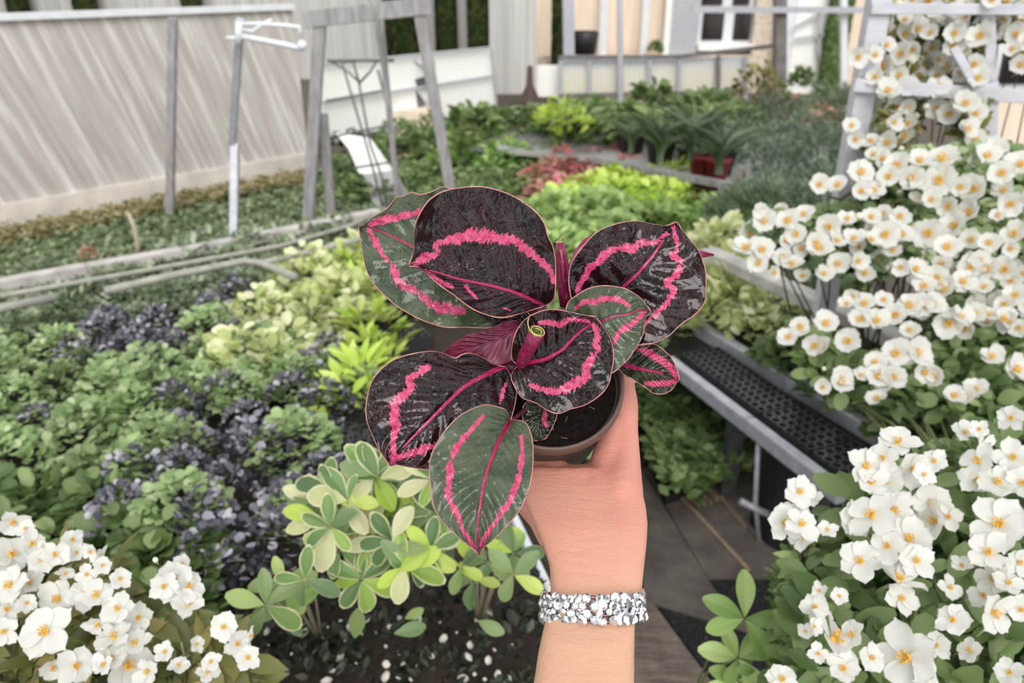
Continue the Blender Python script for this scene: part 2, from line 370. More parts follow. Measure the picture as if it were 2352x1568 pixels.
# K and J: folded maroon undersides at left of the crown
cal_leaf([(1230,735),(1180,738),(1120,735),(1064,728)],
 [(1230,735),(1180,762),(1120,750),(1080,748),(1064,728)],
 [(1230,735),(1190,700),(1130,700),(1078,704),(1064,728)],
 [], .592, .60, 'dark_leaf', cup=.004, arch=.002, rib=False, N=50, M=30, label='folded dark lobe')
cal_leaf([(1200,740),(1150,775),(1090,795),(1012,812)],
 [(1200,740),(1210,800),(1150,838),(1080,830),(1012,812)],
 [(1200,740),(1170,735),(1120,756),(1075,768),(1040,790),(1012,812)],
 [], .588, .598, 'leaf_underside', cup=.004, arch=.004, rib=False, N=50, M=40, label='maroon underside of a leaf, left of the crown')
cal_leaf([(1215,850),(1220,810),(1240,770),(1270,735)],
 [(1215,850),(1165,850),(1150,800),(1180,740),(1240,700),(1270,735)],
 [(1215,850),(1260,830),(1290,790),(1300,740),(1270,735)],
 [], .600, .602, 'leaf_underside', cup=.003, arch=.0, rib=False, N=40, M=30, label='maroon leaf base in the crown')
# D: small grey-green leaf
cal_leaf([(1325,765),(1350,752),(1378,740),(1408,726),(1439,722),(1469,712),(1495,716)],
 [(1325,765),(1300,735),(1303,697),(1322,679),(1353,661),(1390,655),(1433,661),(1463,677),(1478,691),(1495,716)],
 [(1325,765),(1350,800),(1370,850),(1405,857),(1439,829),(1460,801),(1476,771),(1482,734),(1495,716)],
 [B(8,(1322,708),(1344,694),(1368,693),(1390,685),(1420,688),(1445,702)), B(8,(1481,716),(1460,737),(1439,752),(1420,765),(1410,788))],
 .578, .570, 'green_leaf', cup=.008, arch=.007, wave=.001, label='small grey-green leaf in front of the right dark leaf', ribw=3.5)
# H: small lower right leaf
cal_leaf([(1412,835),(1436,838),(1466,846),(1521,857),(1558,872)],
 [(1412,835),(1430,803),(1463,794),(1503,790),(1534,811),(1549,832),(1559,858),(1558,872)],
 [(1412,835),(1430,858),(1460,876),(1482,890),(1500,903),(1525,905),(1546,892),(1558,872)],
 [B(10,(1450,798),(1466,800),(1500,817),(1531,835),(1553,862),(1553,874)), B(8,(1548,877),(1518,881),(1485,880))],
 .604, .598, 'mixed_leaf', cup=.004, arch=.006, wave=.0015, label='small dark leaf at lower right', ribw=5, ribend=.75)
# E: centre dark leaf
cal_leaf([(1190,838),(1218,832),(1255,823),(1292,802),(1313,780),(1332,762),(1362,740),(1368,728)],
 [(1190,838),(1174,820),(1180,775),(1200,738),(1231,718),(1261,710),(1301,714),(1338,722),(1368,728)],
 [(1190,838),(1174,862),(1180,885),(1198,913),(1231,926),(1258,943),(1284,950),(1311,940),(1347,929),(1384,903),(1401,876),(1405,853),(1410,820),(1405,786),(1390,756),(1368,728)],
 [B(8,(1240,742),(1262,740),(1283,745),(1300,737),(1316,734),(1353,738)), B(11,(1362,746),(1373,765),(1368,786),(1373,805),(1350,835),(1348,854),(1335,878),(1304,889),(1280,899),(1246,893),(1218,884)), B(13,(1340,870),(1300,890),(1270,897))],
 .582, .560, 'dark_leaf', cup=.009, arch=.004, wave=.0022, k=4, label='near-black leaf with pink ring, at the centre', ribw=5.5)
# F: lower left dark leaf
cal_leaf([(1162,843),(1148,845),(1108,864),(1065,889),(1025,926),(986,966),(943,1009),(915,1040),(896,1069)],
 [(1162,843),(1151,841),(1131,834),(1105,819),(1082,810),(1062,813),(1045,822),(1025,813),(999,806),(966,808),(916,820),(883,840),(856,870),(842,913),(840,952),(846,979),(866,1025),(880,1048),(896,1069)],
 [(1162,843),(1175,865),(1186,889),(1186,915),(1178,950),(1160,1000),(1100,1050),(1040,1075),(984,1078),(949,1075),(913,1068),(896,1069)],
 [B(13,(990,842),(962,856),(939,874),(946,891),(926,908),(909,923),(909,942),(903,964),(909,978),(904,1005),(904,1039),(903,1062)), B(11,(906,1052),(929,1045),(959,1035),(999,1025),(1040,1010)), B(5,(1163,880),(1155,900),(1148,926))],
 .590, .548, 'dark_leaf', cup=.008, arch=.010, wave=.002, k=5, label='near-black leaf with pink ring, at lower left', ribw=5.5, ribend=.86)
# G: front green leaf
cal_leaf([(1172,967),(1151,1002),(1132,1045),(1115,1095),(1105,1145),(1098,1198),(1099,1240),(1100,1274)],
 [(1172,967),(1163,942),(1145,934),(1115,928),(1082,939),(1049,959),(1016,996),(992,1039),(985,1078),(989,1125),(999,1171),(1025,1208),(1065,1244),(1088,1260),(1100,1274)],
 [(1172,967),(1181,964),(1201,966),(1214,979),(1224,1012),(1225,1062),(1218,1112),(1198,1165),(1171,1201),(1132,1241),(1110,1258),(1100,1274)],
 [B(9,(1110,955),(1092,976),(1065,1005),(1045,1035),(1035,1062),(1035,1095),(1029,1125),(1032,1145),(1049,1178),(1062,1211),(1082,1244),(1094,1260)), B(8,(1198,999),(1198,1039),(1196,1078),(1181,1125),(1168,1155),(1145,1188),(1122,1221),(1104,1252))],
 .560, .520, 'green_leaf', cup=.004, arch=.014, wave=.001, k=3, label='front green leaf with two pink bands, pointing down', ribw=5, corr=.0012)
# L: small leaf low in the pot
cal_leaf([(1250,920),(1240,960),(1234,1012)],
 [(1250,920),(1205,925),(1202,975),(1222,1008),(1234,1012)], [(1250,920),(1280,945),(1268,985),(1252,1008),(1234,1012)],
 [B(6,(1252,942),(1250,965),(1256,978))], .600, .592, 'mixed_leaf', cup=.003, arch=.003, rib=False, N=40, M=30, label='small green leaf inside the pot')
# rolled young leaves
def rolled(path, d, rr, tip, label, side):
    root = [P(x, y, q) for (x, y), q in zip(path, d)]
    ax = (root[-1]-root[-2]).normalized()
    mb = MB(); mb.tube(root, rr, 20, cap=False); o = mb.build('rolled_leaf', 'rolled_leaf', plant, True)
    o['label'] = label
    s = o.modifiers.new('thickness', 'SOLIDIFY'); s.thickness = .0004
    # mouth: pale rim, greenish throat spiralling in, pointed tip
    e = root[-1]; r = rr[-1]; x = ax.orthogonal().normalized(); y = ax.cross(x); tv = (P(*tip, d[-1])-e); tv = tv-ax*tv.dot(ax); 
    a0 = math.atan2(tv.dot(y), tv.dot(x))
    def ring(a, rad, up=0): return e + x*(rad*math.cos(a)) + y*(rad*math.sin(a)) + ax*up
    mr = MB(); pts = []
    for i in range(61):
        t = i/60; a = a0+2*math.pi*1.9*t; rad = r*(1.05-.55*t); pk = math.exp(-((t)/.07)**2)*r*1.0
        pts.append(ring(a, rad+pk*.5, .0004+pk*.8-t*.0012))
    mr.tube(pts, .00035, 6); mr.build('rolled_rim', 'lime_rim', o, True)
    mt = MB(); v = []; n = len(pts)
    for p in pts: v += [p, e-ax*.008 + (p-e-ax*(p-e).dot(ax))*.55]
    mt.add(v, [(2*i, 2*i+2, 2*i+3, 2*i+1) for i in range(n-1)]); mt.build('rolled_throat', 'rolled_inside', o, True)
    mf = MB(); mf.tube([e-ax*.009, e-ax*.0085], [r*.9, r*.9], 16); mf.build('throat_floor', 'leaf_underside', o)
rolled([(1196,862),(1197,835),(1207,812),(1222,785),(1234,759)], [.595,.580,.565,.555,.548], [.0030,.0042,.0050,.0056,.0060], (1214,735), 'tightly rolled young leaf in front, open pale green mouth', 1)
rolled([(1302,700),(1296,660),(1293,620),(1289,585),(1286,556)], [.612,.606,.602,.60,.598], [.0056,.0058,.0054,.0042,.0032], (1288,537), 'rolled young leaf behind, pale green mouth', 1)
# stalks from the soil up to the blades
stalk = [((1215,905,.618),(1200,860,.60),(1190,838,.584)), ((1205,900,.618),(1180,860,.60),(1160,844,.592)), ((1225,925,.618),(1200,945,.585),(1173,967,.562)),
 ((1235,890,.618),(1262,760,.60),(1252,704,.580)), ((1240,885,.618),(1225,770,.612),(1186,703,.607)), ((1255,900,.618),(1345,790,.612),(1400,716,.604)),
 ((1250,905,.618),(1300,820,.60),(1326,765,.580)), ((1255,915,.618),(1370,865,.612),(1412,836,.605)), ((1235,900,.618),(1280,800,.615),(1320,692,.622)),
 ((1210,900,.618),(1200,880,.605),(1196,862,.596)), ((1240,895,.618),(1300,790,.615),(1302,700,.613)), ((1240,915,.618),(1248,915,.606),(1250,921,.601)), ((1225,895,.618),(1215,820,.60),(1200,742,.59))]
for s in stalk:
    p = [np.array(P(*q)) for q in s]; pts = [p[0]*(1-t)**2+2*p[1]*t*(1-t)+p[2]*t*t for t in np.linspace(0, 1, 9)]
    MB().tube([Vector(q) for q in pts], [.0022-.0009*i/8 for i in range(9)], 10).build('leaf_stalk', 'petiole', plant, True)
# pot
plain('pot_brown', (.055, .040, .036), .42, nscale=400, var=.25, bumps=.05); plain('pot_rim_brown', (.105, .064, .052), .45, nscale=400, var=.2)
plain('potting_soil', (.010, .007, .006), .9, nscale=220, var=.6, bumps=.8)
O = P(1267, 874, .606); t_ = math.radians(27); ax = (-Fv*math.cos(t_)+Uv*math.sin(t_)).normalized(); xx = Rv.copy(); yy = ax.cross(xx).normalized()
PM = Matrix(((xx.x, yy.x, ax.x, O.x), (xx.y, yy.y, ax.y, O.y), (xx.z, yy.z, ax.z, O.z), (0, 0, 0, 1)))
pot = MB().lathe([(.001, -.0935), (.044, -.0935), (.0455, -.092), (.0465, -.088), (.0528, -.012), (.0530, -.011), (.0516, -.010), (.0510, -.011), (.0445, -.087), (.001, -.088)], 56, PM).build('pot', 'pot_brown', plant, True)
MB().lathe([(.0530, -.0125), (.0562, -.0120), (.0570, -.0105), (.0567, -.003), (.0566, -.001), (.0555, .0006), (.0540, .0002), (.0532, -.0015), (.0520, -.012), (.0530, -.0125)], 72, PM).build('pot_rim', 'pot_rim_brown', pot, True)
v = []; f = []; n = 60
for k in range(13):
    for i in range(n):
        a = 2*math.pi*i/n; r = .0515*k/12+.0002; v.append(PM @ Vector((r*math.cos(a), r*math.sin(a), -.0135+.0022*rng.random()*(1 if k < 12 else 0))))
f = [(k*n+i, k*n+(i+1) % n, (k+1)*n+(i+1) % n, (k+1)*n+i) for k in range(12) for i in range(n)]
link('soil', tm(v, f), 'potting_soil', plant)
plain('bark_chip', (.09, .05, .04), .7, nscale=300)
for i in range(46):
    a = rng.random()*6.28; r = .046*math.sqrt(rng.random()); c = PM @ Vector((r*math.cos(a), r*math.sin(a), -.0118)); d = (xx*math.cos(a*7)+yy*math.sin(a*7)+ax*.2)
    MB().box(c-d*.0025, c+d*.0025, .0012, .0006, ax, .5).build('bark_chip', 'bark_chip', plant)
# =================================================================== hand and forearm
m, nt, b = newmat('skin')
big = noise(nt, 9, 4); fine = noise(nt, 900, 3); sp = nt.nodes.new('ShaderNodeSeparateXYZ'); tcn = nt.nodes.new('ShaderNodeTexCoord'); nt.links.new(tcn.outputs['Object'], sp.inputs[0])
hot = ramp(nt, big, [(.35, (.56, .27, .195)), (.65, (.60, .225, .185))])
arm = (.59, .335, .225)
fz = math_(nt, 'MULTIPLY', math_(nt, 'SUBTRACT', attr(nt, 'up'), .25), 2.2, True)
c = mixc(nt, fz, arm, hot)
vo = nt.nodes.new('ShaderNodeTexVoronoi'); vo.inputs['Scale'].default_value = 62; nt.links.new(tcn.outputs['Object'], vo.inputs['Vector'])
c = mixc(nt, math_(nt, 'MULTIPLY', math_(nt, 'SUBTRACT', .085, vo.outputs['Distance']), 7, True), c, (.50, .17, .11))
nt.links.new(c, b.inputs['Base Color']); b.inputs['Roughness'].default_value = .5
b.inputs['Subsurface Weight'].default_value = .18; b.inputs['Subsurface Radius'].default_value = (1, .35, .2); b.inputs['Subsurface Scale'].default_value = .004
cr = noise(nt, 60, 5, mapping(nt, (1, 3, 6)), .65)
bump(nt, b, math_(nt, 'ADD', math_(nt, 'MULTIPLY', cr, 1.0), math_(nt, 'MULTIPLY', fine, .3)), .6, .0018)
hb = MB()
def rings(rs, n=28):
    v = []; pw = .82
    for (y, xl, xr, d, th) in rs:
        a = P(xl, y, d); bb = P(xr, y, d); c = (a+bb)/2; h = (bb-a)/2; dv = Fv*(th/2)+Uv*(-.0)
        for i in range(n):
            t = 2*math.pi*i/n; cs, sn = math.cos(t), math.sin(t)
            v.append(c + h*(math.copysign(abs(cs)**pw, cs)) + dv*(math.copysign(abs(sn)**pw, sn)))
    m = len(rs); hb.add(v, [(k*n+i, k*n+(i+1) % n, (k+1)*n+(i+1) % n, (k+1)*n+i) for k in range(m-1) for i in range(n)] + [tuple(range(n-1, -1, -1)), tuple((m-1)*n+i for i in range(n))])
rings([(2300,1120,1440,.44,.075),(1900,1180,1448,.45,.066),(1568,1226,1456,.500,.054),(1500,1236,1456,.515,.050),(1450,1247,1457,.525,.046),(1400,1258,1460,.540,.043),(1350,1265,1474,.552,.041),(1300,1262,1479,.562,.040),(1250,1246,1485,.574,.040),(1200,1226,1488,.586,.041),(1160,1208,1484,.598,.040),(1125,1198,1474,.607,.036),(1095,1198,1462,.614,.030),(1070,1215,1440,.619,.024)])
def chain(pts, r, n=16):
    """tapered limb with rounded ends"""
    w = [P(*p) for p in pts]; q = []; rr = []
    for i in range(len(w)-1):
        for t in np.linspace(0, 1, 5, endpoint=False): q.append(w[i].lerp(w[i+1], t)); rr.append(r[i]*(1-t)+r[i+1]*t)
    q.append(w[-1]); rr.append(r[-1]); hb.tube(q, rr, n)
    for p, s in zip(w, r): hb.ball(p, s, 16, 10)
chain([(1400,1215,.598),(1421,1130,.610),(1430,1060,.627),(1434,990,.642),(1434,930,.652),(1428,868,.662)], [.021,.0195,.0145,.0115,.0118,.0100])     # thumb
chain([(1300,1180,.600),(1268,1086,.632),(1235,1080,.640)], [.017,.0150,.0150])
chain([(1405,1140,.612),(1398,1060,.628),(1412,990,.640)], [.018,.0150,.0115])
chain([(1285,1205,.598),(1236,1130,.628)], [.017,.0150])
chain([(1285,1235,.594),(1238,1162,.622)], [.016,.0135])
chain([(1320,1120,.618),(1395,1120,.612)], [.013,.016])                                         # web between thumb and forefinger
chain([(1258,1092,.634),(1170,1058,.665),(1110,985,.700),(1085,925,.712)], [.0150,.0115,.0100,.0080])     # forefinger round the pot
chain([(1236,1135,.630),(1150,1090,.680),(1095,1015,.725),(1085,955,.745)], [.0150,.0115,.0100,.0080])
chain([(1235,1162,.622),(1180,1125,.690),(1120,1050,.745),(1120,990,.765)], [.0135,.0110,.0096,.0078])
chain([(1262,1205,.615),(1215,1165,.690),(1170,1100,.745),(1170,1045,.765)], [.0125,.0100,.0086,.0070])
tmp = link('tmp', tm(hb.v, hb.f), 'skin'); r = tmp.modifiers.new('r', 'REMESH'); r.mode = 'VOXEL'; r.voxel_size = .0016
s = tmp.modifiers.new('s', 'SMOOTH'); s.iterations = 14; s.factor = .6
me = bpy.data.meshes.new_from_object(tmp.evaluated_get(bpy.context.evaluated_depsgraph_get())); bpy.data.objects.remove(tmp)
nv = len(me.vertices); co = np.empty(nv*3, 'f'); me.vertices.foreach_get('co', co); co = co.reshape(-1, 3)
c3 = co-np.array(C0, dtype='f'); dd = c3@np.array(Fv, dtype='f'); py = 784-(c3@np.array(Uv, dtype='f'))/dd*FPX; pxx = 1176+(c3@np.array(Rv, dtype='f'))/dd*FPX
# tendons, and the crease between thumb and palm
dn = np.zeros(nv)
for (x0, y0, x1, y1, w, a) in ((1440,1290,1436,1080,26,.0016),(1380,1290,1275,1120,20,.0009),(1352,1095,1340,1050,14,-.0026),(1385,1160,1360,1065,22,-.0012)):
    d, t = seg_dist(np.stack([pxx, py], 1), np.array([x0, y0]), np.array([x1, y1])); dn += a*np.exp(-(d/w)**2)
for (x0, y0, x1, y1) in ((1262,1335,1300,1340),(1300,1310,1400,1322),(1290,1285,1350,1292),(1310,1068,1345,1052),(1330,1085,1352,1058),(1400,1098,1428,1092),(1285,1262,1335,1268),(1330,1345,1440,1350)):
    d, t = seg_dist(np.stack([pxx, py], 1), np.array([x0, y0]), np.array([x1, y1])); dn -= .0007*np.exp(-(d/3.5)**2)
co = co-np.array(Fv, dtype='f')[None]*dn[:, None]*(dd < .63)[:, None]; me.vertices.foreach_set('co', co.reshape(-1).astype('f'))
at = me.attributes.new('up', 'FLOAT', 'POINT'); at.data.foreach_set('value', np.clip((1480-py)/420, 0, 1).astype('f')); me.update()
person = link('person', me, 'skin'); tag(person, "person's bare forearm and left hand gripping the pot of the dark-leaved plant from below", 'person')
hr = MB(); hg = random.Random(12)
for i in range(150):
    y = hg.uniform(1215, 1350); e_ = np.interp(y, [1200, 1250, 1300, 1350], [1228, 1247, 1262, 1266])+hg.uniform(-2, 14); z_ = .575-(y-1250)*.00018
    a = P(e_, y, z_+.002); q_ = P(e_-hg.uniform(4, 13), y-hg.uniform(4, 14), z_-.001+hg.uniform(-.003, .003)); hr.tube([a, a.lerp(q_, .55)+Uv*.0004, q_], [.00009, .00007, .00003], 3)
plain('arm_hair', (.20, .13, .07), .6); tag(hr.build('arm_hair', 'arm_hair', person), kind='stuff')
MATS['potting_soil'].node_tree.nodes['Principled BSDF'].inputs['Specular IOR Level'].default_value = .1
# =================================================================== bracelet
plain('silver', (.62, .60, .60), .18, 1); plain('dark_setting', (.22, .13, .12), .35, .7)
m, nt, b = newmat('crystal'); b.inputs['Base Color'].default_value = (.66, .68, .70, 1); b.inputs['Roughness'].default_value = .09; b.inputs['Metallic'].default_value = .9
brace = empty('bracelet', P(1363, 1390, .545), 'silver bracelet of clustered clear stones around the wrist', 'bracelet')
gp = MB(); ns = 8
gp.lathe([(.02, -.45), (.55, -.30), (1.0, .12), (1.0, .24), (.60, .62), (.01, .64)], 8)
gm = tm(gp.v, gp.f); gm.materials.append(MATS['crystal'])
cw = P(1362, 1392, .542); hx = (P(1465, 1392, .542)-P(1258, 1392, .542)).length/2
by = (ray(1362, 1392).normalized()+Uv*.10).normalized(); bx = (Rv+Uv*.02).normalized(); alen = bx.cross(by).normalized(); bx = by.cross(alen)
def wr(a, off, rad): return cw + alen*off + bx*((hx+rad)*math.cos(a)) + by*((.0225+rad)*math.sin(a))
bb = MB()
for off in (-.0078, -.0035, 0, .0035, .0080):
    bb.tube([wr(2*math.pi*i/60, off, .0012) for i in range(61)], .0013, 6, False)
for i in range(60):
    a = 2*math.pi*i/60; bb.tube([wr(a, -.0078, .0018), wr(a+.05, .0080, .0018)], .0007, 5)
bb.build('chain', 'dark_setting', brace, True)
g = random.Random(4); cnt = 0
for row, (off, base) in enumerate(((.0076, .0031), (.0029, .0034), (-.0018, .0031), (-.0064, .0038))):
    n = 34
    for i in range(n):
        a = 2*math.pi*(i+.5*(row % 2))/n + g.uniform(-.04, .04); s = base*g.uniform(.85, 1.25)
        if row == 1 and i == 6: s = .0046
        if row == 1 and i in (5, 7): s = .0036
        c = wr(a, off+g.uniform(-.0007, .0007), .0030 if s < .004 else .0036); nrm = (bx*math.cos(a)/hx+by*math.sin(a)/.0225).normalized()
        if nrm.dot(by) > .28: continue
        q = nrm.to_track_quat('Z', 'Y').to_euler(); o = bpy.data.objects.new('gemstone', gm); COL.objects.link(o); o.parent = brace
        o.location = c-brace.location; q.rotate_axis('X', g.uniform(-.5, .5)); q.rotate_axis('Y', g.uniform(-.5, .5)); o.rotation_euler = q; o.scale = (s, s, s); cnt += 1
# =================================================================== materials of the nursery
m, nt, b = newmat('ground'); f = noise(nt, 6, 6, mapping(nt)); f2 = noise(nt, 60, 4, mapping(nt))
c = mixc(nt, .5, ramp(nt, f, [(.3, (.075, .06, .05)), (.7, (.16, .13, .11))]), ramp(nt, f2, [(.4, (.05, .045, .035)), (.8, (.19, .17, .13))]))
nt.links.new(c, b.inputs['Base Color']); b.inputs['Roughness'].default_value = .9; bump(nt, b, f2, .5, .01)
plain('weathered_wood', (.30, .29, .30), .7, nscale=14, var=.35, bumps=.3, scl=(3, 3, .6))
plain('rail_wood', (.46, .44, .42), .7, nscale=14, var=.3, bumps=.3); plain('white_paint', (.72, .74, .78), .45, nscale=10, var=.08); plain('grey_metal', (.46, .47, .52), .38, .25, nscale=30, var=.2)
plain('dull_pipe', (.33, .33, .29), .6, nscale=20, var=.25); plain('white_sheet', (.93, .93, .91), .6); plain('grey_sheet', (.42, .42, .42), .5, nscale=4, var=.2)
plain('plaster', (.66, .61, .55), .85, nscale=5, var=.22, bumps=.3); plain('cream_wall', (.82, .68, .55), .8, nscale=2.5, var=.12, scl=(6, 6, .4))
plain('stone', (.60, .52, .43), .85, nscale=22, var=.4, bumps=.5); plain('dark_post', (.16, .15, .15), .6, nscale=10, var=.3)
plain('dark_glass', (.012, .008, .008), .12); plain('black_plastic', (.022, .021, .023), .45, nscale=60, var=.3); plain('red_plastic', (.30, .03, .035), .45)
plain('grey_steel_dark', (.10, .10, .11), .5, nscale=20); plain('clay_brown', (.075, .045, .035), .7, nscale=20)
plain('soil', (.028, .019, .014), .95, nscale=70, var=.6, detail=6, bumps=.9); plain('pebble', (.66, .63, .56), .8, nscale=120, var=.15)
plain('bark', (.07, .055, .04), .8, nscale=80); plain('green_stem', (.20, .24, .09), .5, nscale=60); plain('pale_stem', (.45, .40, .28), .6)
m, nt, b = newmat('streaked_boards')
v = mapping(nt, (1, 1, 1)); tc2 = nt.nodes.new('ShaderNodeUVMap'); tc2.uv_map = 'uv'; mp = nt.nodes.new('ShaderNodeMapping'); mp.inputs['Scale'].default_value = (9, .55, 1); nt.links.new(tc2.outputs[0], mp.inputs['Vector'])
f = noise(nt, 1.6, 5, mp.outputs[0], .55); mp2 = nt.nodes.new('ShaderNodeMapping'); mp2.inputs['Scale'].default_value = (26, 1.2, 1); nt.links.new(tc2.outputs[0], mp2.inputs['Vector'])
f2 = noise(nt, 1.2, 4, mp2.outputs[0])
c = mixc(nt, .45, ramp(nt, f, [(.34, (.38, .35, .33)), (.5, (.45, .42, .39)), (.62, (.74, .73, .71))]), ramp(nt, f2, [(.3, (.34, .30, .27)), (.7, (.68, .65, .62))]))
nt.links.new(c, b.inputs['Base Color']); b.inputs['Roughness'].default_value = .8; bump(nt, b, f2, .4, .02)
m, nt, b = newmat('ribbed_plastic'); t = nt.nodes.new('ShaderNodeTexWave'); t.inputs['Scale'].default_value = 5.0; t.bands_direction = 'X'; nt.links.new(mapping(nt), t.inputs['Vector'])
sx = nt.nodes.new('ShaderNodeSeparateXYZ'); nt.links.new(mapping(nt), sx.inputs[0])
zz = ramp(nt, sx.outputs['Z'], [(0, (.72, .66, .48)), (.45, (.80, .78, .68)), (.62, (.80, .84, .90))])
nt.links.new(mixc(nt, math_(nt, 'MULTIPLY', t.outputs['Fac'], .3), zz, (.55, .55, .52)), b.inputs['Base Color']); b.inputs['Roughness'].default_value = .3; bump(nt, b, t.outputs['Fac'], .6, .02)
m, nt, b = newmat('dark_boards'); f = noise(nt, 5, 6, mapping(nt, (1, 1, 1)), .65); f3 = noise(nt, 160, 3); c = ramp(nt, f, [(.32, (.075, .062, .057)), (.58, (.18, .155, .14)), (.72, (.34, .30, .27))])
c = mixc(nt, math_(nt, 'MULTIPLY', math_(nt, 'SUBTRACT', f3, .66), 7, True), c, (.33, .31, .30)); nt.links.new(c, b.inputs['Base Color']); b.inputs['Roughness'].default_value = .75; bump(nt, b, f, .6, .01)
m, nt, b = newmat('worn_plank'); f = noise(nt, 9, 5, mapping(nt, (3, .5, 3)), .6); f3 = noise(nt, 60, 3, mapping(nt, (.25, 1.6, 1))); c = mixc(nt, .5, ramp(nt, f, [(.3, (.14, .105, .082)), (.7, (.30, .24, .20))]), ramp(nt, f3, [(.35, (.05, .04, .03)), (.7, (.26, .21, .17))])); nt.links.new(c, b.inputs['Base Color']); b.inputs['Roughness'].default_value = .8; bump(nt, b, f3, .6, .01)
plain('pale_wood', (.36, .27, .19), .8, nscale=30)
m, nt, b = newmat('gritty_black'); f = noise(nt, 190, 3); nt.links.new(ramp(nt, f, [(.5, (.012, .012, .012)), (.66, (.04, .038, .037)), (.76, (.38, .37, .36))]), b.inputs['Base Color']); b.inputs['Roughness'].default_value = .8; bump(nt, b, f, .6, .006)
leafmat('lf_green', (.20, .31, .12), (.38, .51, .23), cc=(.55, .64, .38)); leafmat('lf_grey', (.15, .20, .11), (.28, .35, .21), cc=(.46, .50, .37)); leafmat('lf_dark', (.012, .028, .012), (.045, .085, .03), cc=(.10, .17, .06))
leafmat('lf_purple', (.025, .024, .032), (.11, .105, .14), cc=(.62, .60, .68), rough=.3, trans=.1); leafmat('lf_lime', (.36, .52, .06), (.58, .74, .14), cc=(.70, .82, .24)); leafmat('lf_yellow', (.40, .48, .17), (.66, .70, .36), cc=(.80, .80, .55))
leafmat('lf_mid', (.085, .15, .045), (.19, .28, .095), cc=(.33, .42, .18)); leafmat('lf_red', (.10, .02, .02), (.30, .04, .04), cc=(.20, .18, .06)); leafmat('lf_pink', (.20, .26, .08), (.80, .36, .36), cc=(.85, .30, .42)); leafmat('lf_coral', (.16, .20, .08), (.72, .33, .26), cc=(.80, .42, .34))
leafmat('lf_olive', (.10, .12, .03), (.22, .23, .07), cc=(.40, .32, .12)); leafmat('lf_rust', (.16, .11, .06), (.30, .17, .12), cc=(.22, .24, .10)); leafmat('lf_soilgreen', (.012, .016, .01), (.03, .04, .022), cc=(.10, .12, .08)); leafmat('lf_bluegreen', (.085, .125, .08), (.17, .235, .15), cc=(.30, .37, .26))
leafmat('lf_varieg', (.10, .19, .075), (.19, .32, .10), edge=(.66, .66, .40), cc=(.34, .50, .09)); leafmat('lf_cream', (.55, .58, .28), (.70, .70, .42), edge=(.76, .72, .50)); leafmat('lf_fresh', (.19, .33, .08), (.36, .51, .17), cc=(.50, .64, .25)); leafmat('lf_sage', (.14, .23, .10), (.24, .34, .15), edge=(.36, .44, .24), cc=(.28, .38, .12), ew=.9)
leafmat('lf_grass', (.10, .15, .06), (.20, .26, .12), cc=(.42, .48, .30)); leafmat('lf_dry', (.22, .21, .08), (.38, .33, .15), cc=(.60, .52, .34))
# =================================================================== setting
fl = MB().slab([(-9, -1, 0), (11, -1, 0), (11, 22, 0), (-9, 22, 0)], .1).build('floor', 'ground'); tag(fl, kind='structure')
def vplane(a, b): 
    """vertical plane through two floor points; returns a function px,py -> point"""
    d = (b-a); n = Vector((-d.y, d.x, 0)).normalized()
    return lambda px, py, off=0: (lambda r: C0 + r*((a+n*off-C0).dot(n)/r.dot(n)))(ray(px, py)), n
def panel(corners, n, th):
    m = MB(); q = [Vector(c) for c in corners]; k = len(q); m.v = q+[c+n*th for c in q]
    m.f = [tuple(range(k)), tuple(range(2*k-1, k-1, -1))]+[(i, (i+1) % k, (i+1) % k+k, i+k) for i in range(k)]; return m
a0 = G(0, 524, 0); b0 = G(712, 392, 0); LP, ln = vplane(a0, b0); d0 = (b0-a0).normalized()
aL = a0-d0*2.6
wl = panel([aL+Vector((0, 0, .155)), b0+Vector((0, 0, .165)), Vector((b0.x, b0.y, 1.40)), Vector((aL.x, aL.y, 1.37))], ln, .06).build('wall_left', None)
me = wl.data; me.materials.append(MATS['streaked_boards']); ul = me.uv_layers.new(name='uv')
for lp in me.loops:
    c = me.vertices[lp.vertex_index].co; s = (Vector((c.x, c.y, 0))-a0).dot(d0); ul.data[lp.index].uv = (s+.30*c.z, c.z)
tag(wl, kind='structure')
tag(panel([aL-ln*.04, b0-ln*.04, b0-ln*.04+Vector((0, 0, .17)), aL-ln*.04+Vector((0, 0, .16))], ln, .2).build('trim_1', 'plaster'), kind='structure')
tag(MB().box(aL+Vector((0, 0, 1.385)), b0+Vector((0, 0, 1.41)), .09, .045).build('trim_2', 'white_paint'), kind='structure')
plain('far_wall', (.50, .49, .48), .85, nscale=1.6, var=.28, scl=(9, 9, .25))
wb = panel([(-9, 14.5, 0), (-.3, 14.5, 0), (-.3, 14.5, 4), (-9, 14.5, 4)], Vector((0, 1, 0)), .1).build('wall_back', 'far_wall'); tag(wb, kind='structure')
hw = panel([(-.3, 13.2, 0), (9, 13.2, 0), (9, 13.2, 4), (-.3, 13.2, 4)], Vector((0, 1, 0)), .15).build('wall_back', 'cream_wall'); tag(hw, kind='structure')
tag(panel([(-9, -1, 0), (-9, 14.5, 0), (-9, 14.5, 3), (-9, -1, 3)], Vector((-1, 0, 0)), .1).build('wall_left', 'far_wall'), kind='structure')
